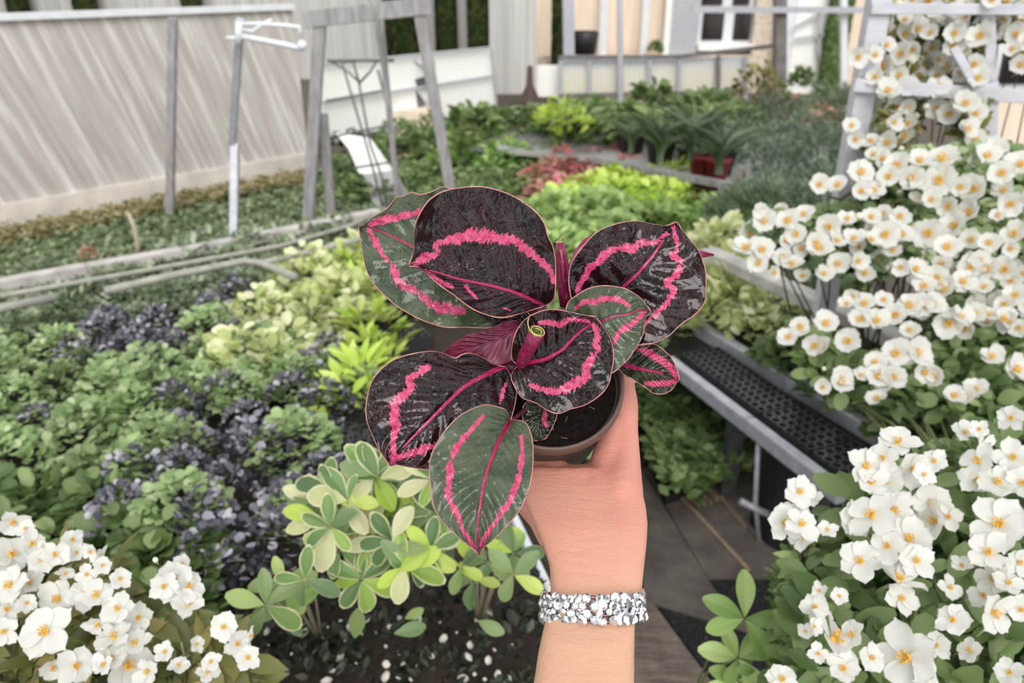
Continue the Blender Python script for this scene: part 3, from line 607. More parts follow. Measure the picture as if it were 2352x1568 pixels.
# house front: posts, column, window, door
HY = 13.1
def hbox(name, x0, x1, y0, y1, Y, mat, th=.1, par=None, label=None, cat=None, group=None, kind=None, ground=False):
    a = WY(x0, y1, Y); c = WY(x1, y0, Y); zb = 0 if ground else a.z; xb0 = WY(x0, (y0+y1)/2, Y).x; xb1 = WY(x1, (y0+y1)/2, Y).x
    o = panel([(xb0, Y, zb), (xb1, Y, zb), (xb1, Y, c.z), (xb0, Y, c.z)], Vector((0, 1, 0)), th).build(name, mat, par)
    return tag(o, label, cat, group, kind)
TOP = -120
hbox('trim_3', 1380, 1398, TOP, 128, 12.9, 'white_paint', kind='structure', ground=True); hbox('trim_4', 1478, 1494, TOP, 128, 12.9, 'white_paint', kind='structure', ground=True)
hbox('trim_5', 1548, 1610, TOP, 130, 12.9, 'grey_metal', .3, kind='structure', ground=True); hbox('trim_6', 1738, 1786, TOP, 140, 12.95, 'stone', .3, kind='structure', ground=True)
hbox('trim_7', 1532, 1549, TOP, 130, 12.95, 'white_sheet', kind='structure', ground=True)
hbox('trim_8', 1232, 1760, 128, 150, 12.7, 'stone', .35, kind='structure', ground=True)
w1 = empty('window_1', WY(1665, 100, 13.0)); w1['kind'] = 'structure'
hbox('window_frame', 1603, 1732, -60, 105, 13.1, 'white_paint', .05, w1)
for x0, x1 in ((1614, 1662), (1686, 1724)):
    for y0, y1 in ((26, 92), (-45, 12)): hbox('pane', x0, x1, y0, y1, 13.07, 'dark_glass', .02, w1)
hbox('window_sill', 1605, 1735, 103, 116, 12.8, 'white_sheet', .3, w1)
d1 = hbox('door_1', 1828, 1922, -60, 168, 12.6, 'white_sheet', .06, kind='structure', ground=True)
hbox('trim_9', 1800, 1832, TOP, 200, 12.62, 'white_paint', .1, kind='structure', ground=True)
mm = MB(); 
for p in (((1826, 90), (1920, 75)), ((1826, 62), (1895, 25)), ((1880, 20), (1882, 130))): mm.box(WY(*p[0], 12.5), WY(*p[1], 12.5), .04, .03)
mm.build('door_bar', 'grey_metal', d1)
w2 = empty('window_2', WY(2335, 200, 6.0)); w2['kind'] = 'structure'
hbox('window_frame', 2292, 2440, 20, 205, 6.0, 'white_paint', .05, w2)
for x0, x1, y0, y1 in ((2305, 2430, 35, 85), (2305, 2430, 110, 192)): hbox('pane', x0, x1, y0, y1, 5.97, 'dark_glass', .02, w2)
hbox('wall_right', 2280, 2600, -150, 600, 6.06, 'cream_wall', .1, kind='structure', ground=True)
# screens
sa = G(742, 332, 0); sb = G(1142, 262, 0); SP, sn = vplane(sa, sb)
sc_ = empty('shade_screen', sa, 'bright white fabric screen on thin rails behind the weathered frame', 'screen')
panel([sa, sb, SP(1124, 110), SP(742, 148)], sn, .03).build('fabric', 'white_sheet', sc_)
for a, b_ in (((742, 236), (1135, 174)), ((742, 320), (1230, 247)), ((742, 148), (1124, 110)), ((1128, 112), (1142, 262))):
    MB().tube([SP(*a, -.06), SP(*b_, -.06)], .016).build('rail', 'grey_metal', sc_)
hbox('tall_board', 1124, 1232, -60, 216, 11.2, 'far_wall', .08, None, 'tall grey striped board standing between the white screen and the house', 'board')
hbox('white_board', 1232, 1291, 150, 222, 11.35, 'white_sheet', .05, None, 'low white board right of the tall grey board', 'board')
fb = empty('low_fence', WY(1500, 225, 11.2), 'low ribbed translucent fence in front of the house', 'fence')
hbox('ribbed_sheet', 1287, 1712, 132, 218, 11.2, 'ribbed_plastic', .03, fb); hbox('base_board', 1287, 1712, 218, 236, 11.2, 'cream_wall', .05, fb)
for a, b_ in (((1283, 132), (1560, 130)), ((1560, 130), (1780, 105)), ((1283, 220), (1712, 210))): MB().box(WY(*a, 11.1), WY(*b_, 11.1), .05, .05).build('rail', 'dark_post', fb)
for x in (1287, 1354, 1425, 1492, 1560, 1650, 1712): MB().box(WY(x, 238, 11.12), WY(x, 128, 11.12), .05, .05).build('fence_post', 'grey_metal' if x != 1650 else 'dark_post', fb)
def postlike(name, base, top, w, mat, label, cat='post', h=None):
    return tag(MB().box(base, top, w, h or w, Vector((0, 1, 0))).build(name, mat, bevel=.005), label, cat)
b_ = G(1425, 250, 0); postlike('metal_post', b_, WY(1423, -80, b_.y), .07, 'grey_metal', 'slim grey post crossing the ribbed fence')
b_ = G(1790, 262, 0); postlike('dark_post', b_, WY(1792, -80, b_.y), .14, 'dark_post', 'dark post between the house window and the white door')
b_ = G(1308, 240, 0); postlike('metal_post', b_, WY(1304, -80, b_.y), .15, 'grey_metal', 'wide grey post at the left end of the ribbed fence')
b_ = G(1937, 262, 0); postlike('metal_post', b_, WY(1937, -80, b_.y), .08, 'white_paint', 'pale narrow post just left of the trellis')
tag(MB().box(WY(1590, 22, 10.5), WY(2352, 24, 10.5), .07, .07).build('cross_pipe', 'grey_metal'), 'grey pipe running across the top in front of the window and door', 'pipe')
# weathered posts and frame on the left
b_ = G(390, 502, 0); postlike('weathered_post', b_, WY(397, 40, b_.y), .055, 'weathered_wood', 'slim dark weathered post standing against the board wall, leftmost post')
b_ = G(537, 578, .3); b_2 = WY(552, 44, b_.y)
mb = MB().box(Vector((b_.x, b_.y, 0)), b_, .042, .042, Vector((0, 1, 0))); mb.box(b_, P(540, 330, (b_-C0).dot(Fv)), .042, .042, Vector((0, 1, 0))); mb.box(P(533, 335, (b_-C0).dot(Fv)), b_2, .036, .036, Vector((0, 1, 0)))
tag(mb.build('weathered_post', 'grey_metal', bevel=.004), 'grey metal post with the white pipe bracket at its top', 'post')
br = MB(); q = lambda x, y: WY(x, y, b_.y-.03)
br.tube([q(545, 82), q(600, 92), q(660, 104), q(692, 112)], .014); br.tube([q(545, 55), q(600, 55), q(650, 58), q(688, 62), q(690, 84)], .010); br.tube([q(548, 100), q(550, 50)], .02); br.tube([q(560, 68), q(580, 72), q(600, 58), q(625, 45)], .009); br.ball(q(694, 104), .024); br.tube([q(520, 87), q(550, 88)], .009)
tag(br.build('pipe_bracket', 'white_paint', None, True), 'white bent pipe bracket clamped to the grey post', 'bracket')
fr = empty('wooden_frame', G(705, 530, .0), 'tall weathered wooden frame with splayed legs and a top beam', 'frame')
FY = G(705, 530, .3).y
def fbar(p0, p1, w, name='leg', Y=FY, mat='weathered_wood'): MB().box(WY(*p0, Y), WY(*p1, Y), w, w*.8, Vector((0, 1, 0))).build(name, mat, fr, bevel=.004)
fbar((700, 640), (736, 35), .062); fbar((778, 690), (742, 260), .05, Y=FY+.12); fbar((1048, 510), (962, 25), .058); fbar((920, 520), (873, 38), .034, Y=FY+.35)
fbar((700, 45), (990, 12), .085, 'top_beam'); fbar((862, 40), (895, 250), .022, 'strut', FY+.3)
fbar((868, 160), (905, 300), .018, 'strut', FY+.3)
la = empty('wire_trellis', G(850, 480, 0), 'thin wire trellis ladder leaning behind the wooden frame', 'trellis')
LY = 5.6
def lb(pts, r=.009): MB().tube([WY(x, y, LY) for x, y in pts], r, 6).build('wire', 'dark_post', la, True)
lb([(758, 140), (800, 165), (824, 188), (850, 330), (875, 400), (890, 475)]); lb([(865, 140), (850, 165), (826, 190)]); lb([(786, 145), (808, 220), (832, 300), (858, 392), (880, 480)]); lb([(812, 144), (824, 188)])
lb([(752, 140), (905, 138)], .012); lb([(748, 232), (880, 208)]); lb([(755, 316), (900, 286)]); lb([(815, 385), (900, 372)])
sh = MB(); sh.slab([WY(770, 305, 6.1), WY(850, 318, 6.1), WY(905, 395, 5.9), WY(905, 410, 5.9), WY(825, 398, 5.9), WY(800, 340, 6.0)], .02, (0, -1, 0))
tag(sh.build('plastic_sheet', 'white_sheet'), 'torn white plastic sheet hanging below the white screen', 'sheet')
sh = MB(); sh.slab([WY(835, 400, 5.9), WY(905, 392, 5.9), WY(950, 470, 5.5), WY(950, 560, 5.5), WY(880, 540, 5.5)], .02, (0, -1, 0))
tag(sh.build('plastic_sheet', 'grey_sheet'), 'dull grey plastic sheet draped behind the greyish leaf', 'sheet')
fa = empty('ventilation_fan', WY(935, 260, 9.6), 'round grey ventilation fan in a box behind the wooden frame', 'fan')
hbox('housing', 885, 1000, 140, 262, 9.75, 'grey_sheet', .35, fa, ground=True); fc = WY(938, 198, 9.6)
t = MB(); t.tube([fc+Vector((.30*math.cos(a), 0, .30*math.sin(a))) for a in np.linspace(0, 2*math.pi, 33)], .03, 8, False); t.build('fan_ring', 'grey_metal', fa, True)
for k in range(5): 
    a = k*2*math.pi/5+.3; MB().box(fc, fc+Vector((.28*math.cos(a), -.01, .28*math.sin(a))), .10, .02, Vector((0, 1, .3))).build('fan_blade', 'grey_steel_dark', fa)
hbox('cream_box', 905, 990, 255, 285, 9.3, 'cream_wall', .3, None, 'low cream box under the fan', 'box', ground=True)
fp = G(1216, 275, 0); tag(MB().lathe([(.02, 1.0), (.035, .98), (.045, .72), (.13, .52), (.18, .3), (.15, .05), (.12, 0)], 20, Matrix.Translation(WY(1216, 275, fp.y))).build('clay_chimney', 'clay_brown', None, True), 'brown bottle-shaped clay ornament at the foot of the tall board', 'ornament')
bpy.data.objects['clay_chimney'].location = (fp-WY(1216, 275, fp.y)); bpy.data.objects['clay_chimney'].scale = (.9, .9, .75)
# =================================================================== rails and fallen pipes by the left bench
ZB = .42
def bench(name, poly, label, legs, rails, z=ZB, mat='black_plastic'):
    e = empty(name, G(*poly[0], 0), label, 'bench'); MB().slab([G(x, y, z) for x, y in poly], .04).build('bench_top', mat, e)
    for p in legs: q = G(*p, z); MB().box((q.x, q.y, 0), (q.x, q.y, z-.04), .05, .05, (0, 1, 0)).build('leg', 'grey_steel_dark', e)
    for pts, w, h, mt, nm, *rz in rails:
        if rz:
            for i in range(len(pts)-1): MB().box(G(*pts[i], rz[0]), G(*pts[i+1], rz[0]), w, h).build(nm, mt, e, bevel=.006)
            continue
        for i in range(len(pts)-1): MB().box(G(*pts[i], z+h/2), G(*pts[i+1], z+h/2), w, h).build(nm, mt, e, bevel=.006)
    return e
bench('planting_bench', [(-300, 745), (0, 668), (850, 498), (1330, 500), (1560, 640), (1480, 850), (1290, 1200), (1232, 1568), (1220, 1800), (-500, 1800)], 'low wide bench of potted plants filling the left side, grey rail along its far edge',
      [(-100, 800), (800, 560), (1150, 900), (1150, 1500), (200, 1500), (1400, 560)], [([(-120, 682), (0, 655), (200, 618), (420, 580), (700, 525), (870, 490)], .055, .05, 'rail_wood', 'edge_rail', .53), ([(1180, 1190), (1290, 1420)], .02, .03, 'white_paint', 'edge_rail')], mat='soil')
def pipe(pts, r, z, mat, label, n=8): return tag(MB().tube([G(x, y, zz) for (x, y), zz in zip(pts, z)], r, n).build('fallen_pipe', mat, None, True), label, 'pipe')
pipe([(-60, 725), (0, 708), (130, 682)], .016, [.62]*3, 'dull_pipe', 'short pale pipe lying at the far left edge of the bench')
pipe([(240, 668), (400, 632), (560, 600), (600, 604), (680, 636)], .015, [.62]*5, 'dull_pipe', 'long pale pipe with a bent end lying over the small green plants')
pipe([(0, 680), (160, 652), (420, 606), (640, 566), (800, 520), (850, 500)], .011, [.55]*6, 'dull_pipe', 'thin pale pipe just in front of the grey bench rail')
pipe([(590, 606), (780, 562), (860, 540)], .012, [.62]*3, 'dull_pipe', 'short pale pipe running towards the greyish leaf')
pipe([(150, 625), (160, 672)], .018, [.50, .50], 'dull_pipe', 'stubby pale peg under the bench rail, left'); pipe([(250, 608), (252, 648)], .013, [.5, .5], 'dull_pipe', 'stubby pale peg under the bench rail, right of the first')
b_ = G(318, 592, .45); tag(MB().tube([b_, WY(316, 560, b_.y), WY(308, 520, b_.y), WY(294, 488, b_.y)], [.012, .012, .011, .008], 8).build('bent_stick', 'pale_stem', None, True), 'pale bent stick sticking up beyond the bench rail', 'stick')
# =================================================================== right bench, plug trays
RB = bench('tray_bench', [(1440, 640), (1545, 842), (1930, 1132), (2400, 1486), (2700, 1300), (2352, 900), (2150, 812), (1800, 645), (1620, 560)], 'low bench on the right with grey metal rails carrying black plug trays and flowers',
      [(1700, 900), (1900, 1050), (2300, 1300), (1830, 800), (2300, 950)], [([(1535, 832), (1720, 975), (1935, 1140)], .035, .05, 'grey_metal', 'front_rail'), ([(1600, 752), (1810, 878), (2100, 1052)], .04, .055, 'grey_metal', 'middle_rail'), ([(1625, 580), (1800, 660), (2000, 752), (2180, 838)], .075, .045, 'rail_wood', 'back_rail', .66)], mat='black_plastic')
for px_, py_ in ((1790, 655), (1998, 590)):
    b_ = G(px_-6, py_+110, ZB); tag(MB().box((b_.x, b_.y, 0), WY(px_, py_, b_.y), .03, .03, (0, 1, 0)).build('grey_stake', 'weathered_wood'), 'grey stake rising through the %s' % ('back rail of the tray bench' if px_ == 1790 else 'flowers below the trellis post'), 'stake')
# plug tray: black grid of tapered cells
A_ = G(1560, 812, ZB+.05); B_ = G(1965, 1118, ZB+.05); Cc = G(1618, 772, ZB+.05); ud = (B_-A_); L_ = ud.length; ud.normalize(); vd = (Cc-A_); vd = (vd-ud*vd.dot(ud)); Wd = vd.length; vd.normalize()
def plug_tray(nx, ny, cell):
    V = []; F = []; mb = MB()
    for i in range(nx):
        for j in range(ny):
            o = Vector((i*cell, j*cell, 0)); rr = [(.5, 0), (.40, 0), (.34, -.028), (.30, -.03)]; vs = []
            for k, (r, z) in enumerate(rr):
                for t in range(12):
                    a = 2*math.pi*t/12; x, y = math.cos(a), math.sin(a)
                    if k == 0: s = .5/max(abs(x), abs(y)); x *= s/.5; y *= s/.5
                    vs.append(o+Vector((x*r*cell+cell/2, y*r*cell+cell/2, z)))
            f = [(k*12+t, k*12+(t+1) % 12, (k+1)*12+(t+1) % 12, (k+1)*12+t) for k in range(3) for t in range(12)]+[tuple(36+t for t in range(12))]
            mb.add(vs, f)
    w, h = nx*cell, ny*cell; mb.add([(0, 0, 0), (w, 0, 0), (w, h, 0), (0, h, 0), (-.006, -.006, -.045), (w+.006, -.006, -.045), (w+.006, h+.006, -.045), (-.006, h+.006, -.045)], [(0, 1, 5, 4), (1, 2, 6, 5), (2, 3, 7, 6), (3, 0, 4, 7), (4, 5, 6, 7)])
    return mb
ny = 5; cell = Wd*.93/ny; nx = 7; plain('tray_black', (.035, .033, .036), .28, nscale=300, var=.4)
tr0 = plug_tray(nx, ny, cell).build('plug_tray', 'tray_black'); lab = ['black plug tray with empty cells, farthest in the row on the bench', 'black plug tray with empty cells, second from the far end', 'black plug tray with empty cells, third from the far end', 'black plug tray with empty cells, nearest the big white flowers']
ang = math.atan2(ud.y, ud.x); m.name
sgn = 1 if Matrix.Rotation(ang, 3, 'Z') @ Vector((0, 1, 0)) @ vd > 0 else -1
pk_ = MB()
for i in range(nx):
    for j in range(ny): pk_.ball(((i+.5)*cell, (j+.5)*cell, -.024), cell*.30, 7, 4, (1, 1, .55))
plain('plug_soil_highlight', (.22, .20, .20), .6, nscale=200, var=.6); pk_.build('soil_plugs', 'plug_soil_highlight', tr0, True, loc=(0, 0, 0))  # soil plugs in the cells; their highlights are painted as a pale base colour
for k in range(4):
    o = tr0 if k == 0 else copies(tr0, (0, 0, 0)); p = A_+ud*(k*(nx*cell+.008)+.0)+vd*(.01 if sgn > 0 else Wd*.96)
    o.location = p; o.rotation_euler = (0, 0, ang); tag(o, lab[k], 'tray', 'black plug trays on the right bench')
for k, (x, y, r, lb_) in enumerate([(800, 1030, .55, 'black plug tray half hidden behind the lower left dark leaf'), (850, 800, .5, 'black plug tray beyond the yellow-green plants'), (700, 1075, .9, 'black plug tray beside the purple plants')]):
    o = copies(tr0, G(x, y, ZB+.05), rz=r, s=1.1); tag(o, lb_, 'tray', 'black plug trays on the left bench')
# seedling tray on the floor, black crate, boards
s4 = [G(1440, 860, .1), G(1700, 800, .1), G(1760, 1040, .1), G(1535, 1128, .1)]
st = empty('seedling_tray', G(1540, 1120, 0), 'flat tray of dense dark green seedlings on the boards, right of the thumb', 'tray'); MB().slab([G(1420, 870, .07), G(1700, 800, .07), G(1768, 1048, .07), G(1530, 1138, .07)], .06).build('tray', 'black_plastic', st)
def carpet(poly, n, z, h, ln_, wd_, T, mat, name, label=None, cat=None, par=None, up=.5, seed=3, kind='stuff', zf=None):
    g = np.random.default_rng(seed); xs = [p[0] for p in poly]; ys = [p[1] for p in poly]; pos = []
    q = [G(x, y, z) for x, y in poly]; fp = [(v.x, v.y) for v in q]; x0, x1 = min(p[0] for p in fp), max(p[0] for p in fp); y0, y1 = min(p[1] for p in fp), max(p[1] for p in fp); k = 0
    while len(pos) < n and k < n*12:
        k += 1; x, y = g.uniform(x0, x1), g.uniform(y0, y1)
        if inpoly(x, y, fp): pos.append((x, y, z-h/2+h*g.random()))
    pos = np.array(pos); n = len(pos)
    pos[:, 2] += h*.6*np.sin(pos[:, 0]*23)*np.sin(pos[:, 1]*19+2)
    a = g.random(n)*6.28; d = np.stack([np.cos(a), np.sin(a), up+g.normal(0, .35, n)], 1); nn = np.stack([g.normal(0, .4, n), g.normal(0, .4, n)-.3, np.ones(n)], 1); s = .7+.6*g.random(n)
    o = link(name, leaves(pos, d, nn, ln_*s, wd_*s, T), mat, par); return tag(o, label, cat, kind=kind)
carpet([(1425, 860), (1700, 800), (1765, 1045), (1533, 1135)], 2600, .15, .07, .045, .030, TT, 'lf_mid', 'seedlings', par=st, seed=8)
fp = [G(1705, 1000, .36), G(1800, 1020, .36), G(1850, 1150, .36), G(1740, 1120, .36)]
cr = MB(); base = [G(1715, 1215, 0), G(1810, 1210, 0), G(1880, 1330, 0), G(1760, 1270, 0)]
cr.add([*base, *[Vector((p.x, p.y, .34)) for p in base]], [(3, 2, 1, 0), (4, 5, 6, 7), (0, 1, 5, 4), (1, 2, 6, 5), (2, 3, 7, 6), (3, 0, 4, 7)])
tag(cr.build('plastic_crate', 'black_plastic', bevel=.01), 'black plastic crate propping up the tray bench', 'crate')
q = G(1745, 1260, .0); q2 = G(1775, 1290, 0)
tag(MB().tube([WY(1742, 1020, q.y), WY(1735, 1150, q.y), q], .008).tube([WY(1700, 1150, q.y), WY(1740, 1170, q.y), WY(1790, 1190, q.y)], .012).build('clamp_rod', 'grey_metal', None, True), 'thin metal rod with a clamp beside the black crate', 'rod')
def board(pts, mat, label, z=.03, th=.03, nm='floor_board'): return tag(MB().slab([G(x, y, z) for x, y in pts], th).build(nm, mat), label, 'board')
board([(1478, 1075), (1640, 1030), (1790, 1120), (1905, 1420), (1760, 1455), (1640, 1350)], 'dark_boards', 'wide dark stained board under the seedling tray')
board([(1462, 1090), (1474, 1078), (1640, 1352), (1750, 1460), (1480, 1380)], 'dark_boards', 'dark grey board beside the wrist', .04, .04)
board([(1440, 1372), (1484, 1362), (1660, 1600), (1460, 1600)], 'worn_plank', 'worn brown plank below the bracelet', .06, .05)
board([(1420, 1420), (1446, 1430), (1530, 1600), (1400, 1600)], 'worn_plank', 'narrow brown plank at the very bottom beside the forearm', .04, .05)
board([(1490, 1362), (1640, 1330), (1780, 1330), (1800, 1600), (1665, 1600)], 'gritty_black', 'black gritty mat right of the worn plank', .035, .01, 'gritty_mat')
sc = MB()
for a, b_ in (((1560, 1135), (1720, 1310)), ((1655, 1140), (1712, 1210)), ((1610, 1105), (1650, 1145))): sc.box(G(*a, .036), G(*b_, .036), .012, .008)
for k in range(4): sc.box(G(1580+k*14, 1140-k*6, .036), G(1605+k*14, 1165-k*5, .036), .009, .008)
tag(sc.build('wood_splinters', 'pale_wood'), 'pale splintered wood strips lying on the dark board', 'wood')
# =================================================================== beds
carpet([(-500, 640), (-300, 590), (0, 532), (250, 480), (520, 430), (712, 400), (1010, 380), (1060, 440), (850, 500), (600, 545), (0, 665), (-80, 690), (-500, 790)], 18000, .03, .045, .038, .030, TT, 'lf_grass', 'ground_cover', 'low green ground cover between the board wall and the bench rail', 'plants', seed=2)
carpet([(-60, 540), (0, 528), (300, 470), (712, 393), (712, 416), (300, 498), (0, 560), (-60, 575)], 3500, .07, .05, .05, .016, TL, 'lf_dry', 'dry_grass', 'strip of dry olive grass along the foot of the board wall', 'grass', seed=5)
KIND = {}
def proto(key, n, r, h, ln_, wd_, T, mat, up=.5, seed=0): KIND[key] = [(lambda me: (me.materials.append(MATS[mat]), me)[1])(dome(n, r, h, ln_, wd_, T, up, seed+k)) for k in range(3)]
def bed(key, name, poly, dist, z, label, cat, group, seed=1, s=(.8, 1.2), maxn=300):
    """individual plants spread over an area; dist in metres on the plane z"""
    g = random.Random(seed); fp = [(G(x, y, z).x, G(x, y, z).y) for x, y in poly]; pts = poisson(fp, dist, 3000, seed)[:maxn]
    ys_ = sorted(p[1] for p in pts); xs_ = sorted(p[0]/p[1] for p in pts); n_ = len(pts)
    for i, (x, y) in enumerate(pts):
        lb_ = label if n_ < 2 else label+', '+('far ' if y > ys_[n_//2] else 'near ')+('left' if x/y < xs_[n_//3] else 'middle' if x/y < xs_[2*n_//3] else 'right')
        me = g.choice(KIND[key]); o = bpy.data.objects.new(name, me); COL.objects.link(o); sc = g.uniform(*s)
        o.location = (x, y, z); o.rotation_euler.z = g.uniform(-3, 3); o.scale = (sc, sc, sc*g.uniform(.85, 1.15)); tag(o, lb_, cat, group)
    return pts
proto('round', 260, .10, .12, .021, .022, TR, 'lf_green', .5, 10); proto('grey', 150, .12, .11, .028, .022, TT, 'lf_grey', .7, 20); proto('purple', 150, .085, .12, .015, .016, TR, 'lf_purple', .9, 30)
proto('yellow', 110, .11, .15, .045, .032, TR, 'lf_yellow', .7, 40); proto('limeloose', 60, .11, .16, .07, .022, TL, 'lf_lime', .8, 50); proto('soilgreen', 120, .10, .07, .022, .013, TT, 'lf_soilgreen', .8, 60)
proto('lime', 120, .2, .2, .07, .05, TR, 'lf_lime', .6, 70); proto('freshfar', 110, .22, .24, .09, .06, TR, 'lf_fresh', .6, 80); proto('pinkf', 120, .18, .22, .05, .05, TR, 'lf_pink', .5, 90); proto('darkbig', 150, .21, .27, .10, .055, TR, 'lf_mid', .6, 100)
proto('mid', 140, .2, .2, .06, .04, TR, 'lf_mid', .6, 110); proto('fine', 420, .30, .34, .06, .012, TL, 'lf_bluegreen', 1.1, 120); proto('red', 70, .16, .26, .12, .045, TL, 'lf_red', .8, 130); proto('coral', 130, .25, .3, .05, .05, TR, 'lf_coral', .5, 140)
proto('olive', 220, .28, .32, .05, .04, TR, 'lf_olive', .6, 150); proto('rust', 260, .3, .22, .05, .02, TL, 'lf_rust', .9, 160); proto('midnear', 130, .11, .14, .05, .036, TR, 'lf_mid', .5, 170); proto('paleleaf', 90, .12, .14, .04, .03, TR, 'lf_sage', .6, 180)
Z = ZB
bed('grey', 'seedling_plant', [(-80, 760), (0, 720), (200, 690), (480, 620), (860, 545), (900, 600), (840, 650), (660, 730), (420, 740), (200, 770), (0, 830), (-80, 840)], .11, Z, 'small grey-green seedling among many alike in front of the bench rail', 'seedling', 'grey-green seedlings on the left bench', 3)
bed('grey', 'seedling_plant', [(-80, 700), (0, 680), (300, 625), (700, 545), (860, 500), (880, 545), (480, 615), (200, 690), (0, 720), (-80, 740)], .12, Z, 'small grey-green seedling under the fallen pipes', 'seedling', 'grey-green seedlings by the rail', 4)
bed('round', 'leafy_plant', [(-100, 850), (0, 830), (150, 800), (230, 870), (450, 900), (500, 740), (640, 720), (700, 850), (860, 880), (860, 960), (740, 960), (560, 930), (430, 1000), (330, 1110), (120, 1160), (0, 1150), (-100, 1200)], .125, Z+.03, 'light green round-leaved plant in the dense bed at left', 'plant', 'round-leaved plants on the left bench', 5)
for k, (pl, lb_) in enumerate([([(170, 850), (230, 770), (330, 740), (430, 800), (440, 880), (300, 900)], 'purple-grey plant in the small far patch at left'), ([(400, 960), (560, 930), (740, 950), (800, 1060), (740, 1180), (640, 1330), (480, 1350), (440, 1230), (290, 1230), (290, 1110), (420, 1070)], 'dark purple-grey plant in the large patch left of the leaves'), ([(490, 720), (560, 700), (560, 800), (490, 830)], 'purple-grey plant among the greens, behind the large patch'), ([(700, 850), (770, 830), (780, 900), (710, 910)], 'purple-grey plant beside the lower left dark leaf'), ([(70, 960), (120, 960), (120, 1020), (70, 1020)], 'lone purple-grey plant in the light green bed')]):
    bed('purple', 'purple_plant', pl, .125, Z+.045, lb_, 'plant', 'purple-grey plants, patch %s' % ['far', 'large', 'back', 'right', 'lone'][k], 6+k, s=(.8, 1.25))
bed('yellow', 'yellow_green_plant', [(560, 870), (600, 760), (700, 670), (860, 610), (910, 700), (820, 770), (760, 860), (640, 900)], .13, Z+.02, 'yellow-green plant in the pale patch behind the left leaves', 'plant', 'yellow-green plants on the left bench', 12)
bed('limeloose', 'lime_seedling', [(800, 660), (920, 620), (960, 760), (900, 860), (850, 960), (820, 1030), (830, 870), (850, 760)], .20, Z+.02, 'loose bright lime seedling around the black trays', 'seedling', 'lime seedlings on the left bench', 13)
bed('midnear', 'green_plant', [(0, 1150), (120, 1160), (330, 1120), (300, 1250), (430, 1300), (380, 1500), (0, 1500)], .12, Z-.02, 'dark green plant in the shade behind the white flowers at lower left', 'plant', 'shaded green plants', 14)
bed('freshfar', 'green_plant', [(1170, 640), (1180, 520), (1260, 480), (1400, 500), (1420, 580), (1330, 640)], .2, Z, 'fresh green plant on the bench between the two upper leaves', 'plant', 'fresh green plants between the leaves', 61, s=(.5, .7))
bed('round', 'leafy_plant', [(330, 930), (560, 900), (800, 1000), (700, 1300), (440, 1230), (290, 1080)], .27, Z+.05, 'light green plant growing up among the purple ones', 'plant', 'green plants among the purple ones', 62)
bed('midnear', 'green_plant', [(905, 600), (960, 560), (1180, 560), (1200, 700), (980, 730), (920, 700)], .15, Z, 'green plant on the bench hidden behind the upper left leaves', 'plant', 'green plants behind the upper left leaves', 71)
bed('round', 'leafy_plant', [(1330, 640), (1440, 620), (1520, 700), (1470, 840), (1400, 960), (1290, 1160), (1180, 1100), (1200, 850), (1300, 760)], .14, Z, 'green plant on the bench hidden behind the held pot', 'plant', 'green plants behind the pot', 72)
bed('soilgreen', 'dark_seedling', [(480, 1360), (640, 1340), (780, 1300), (1000, 1380), (1225, 1400), (1225, 1650), (500, 1650)], .13, Z+.0, 'tiny dark seedling on the black soil at bottom centre', 'seedling', 'dark seedlings on the soil', 15)
bed('yellow', 'yellow_green_plant', [(1530, 800), (1550, 680), (1640, 590), (1740, 640), (1780, 720), (1760, 790), (1640, 770)], .12, Z+.02, 'pale yellow-green plant behind the plug trays on the right bench', 'plant', 'yellow-green plants on the right bench', 16)
bed('midnear', 'green_plant', [(1790, 720), (1900, 700), (2352, 900), (2500, 1100), (2400, 1350), (2110, 1040), (1800, 860)], .13, Z+.02, 'green leafy plant under the white flowers on the right bench', 'plant', 'green plants on the right bench', 17)
bed('paleleaf', 'green_plant', [(1950, 950), (2100, 900), (2352, 950), (2352, 1100), (2100, 1030)], .16, Z+.05, 'sage green plant beside the middle rail', 'plant', 'sage plants on the right bench', 18)
bed('fine', 'grey_green_bush', [(1700, 470), (1960, 440), (2000, 560), (1960, 660), (1800, 620), (1680, 540)], .26, .12, 'soft grey-green bush left of the trellis post', 'bush', 'grey-green bushes by the trellis', 19)
# far beds
tb = bench('far_table', [(1080, 335), (1370, 362), (1560, 398), (1755, 442), (2050, 480), (2050, 300), (1280, 262)], 'far low table edged by a grey rail, loaded with dark green plants', [(1380, 350), (1700, 410)], [([(1365, 366), (1550, 402), (1755, 442)], .06, .05, 'weathered_wood', 'edge_rail')], .3, 'grey_sheet')
bed('darkbig', 'broad_leaved_plant', [(1060, 325), (1200, 290), (1700, 275), (1700, 345), (1500, 350), (1360, 345)], .33, .30, 'dark green broad-leaved plant in the far row', 'plant', 'dark green plants in the far row', 21)
bed('fine', 'grey_green_bush', [(1610, 330), (1960, 280), (1990, 440), (1760, 425), (1640, 395)], .34, .28, 'grey-green feathery bush on the far table', 'bush', 'feathery bushes on the far table', 22)
bed('olive', 'olive_hedge', [(1820, 300), (1960, 250), (1960, 300), (1880, 315)], .4, .1, 'olive green low hedge rising towards the trellis', 'hedge', 'olive hedge plants', 23)
bed('freshfar', 'green_plant', [(1060, 390), (1130, 350), (1380, 360), (1560, 405), (1440, 400), (1240, 400), (1100, 440)], .34, .05, 'fresh green plant in the middle beds behind the leaves', 'plant', 'fresh green plants in the middle beds', 24)
bed('mid', 'green_plant', [(860, 330), (1000, 310), (1060, 300), (1180, 270), (1180, 330), (1060, 400), (1000, 440), (840, 440)], .3, .03, 'mid green plant beyond the wooden frame', 'plant', 'mid green plants beyond the frame', 25)
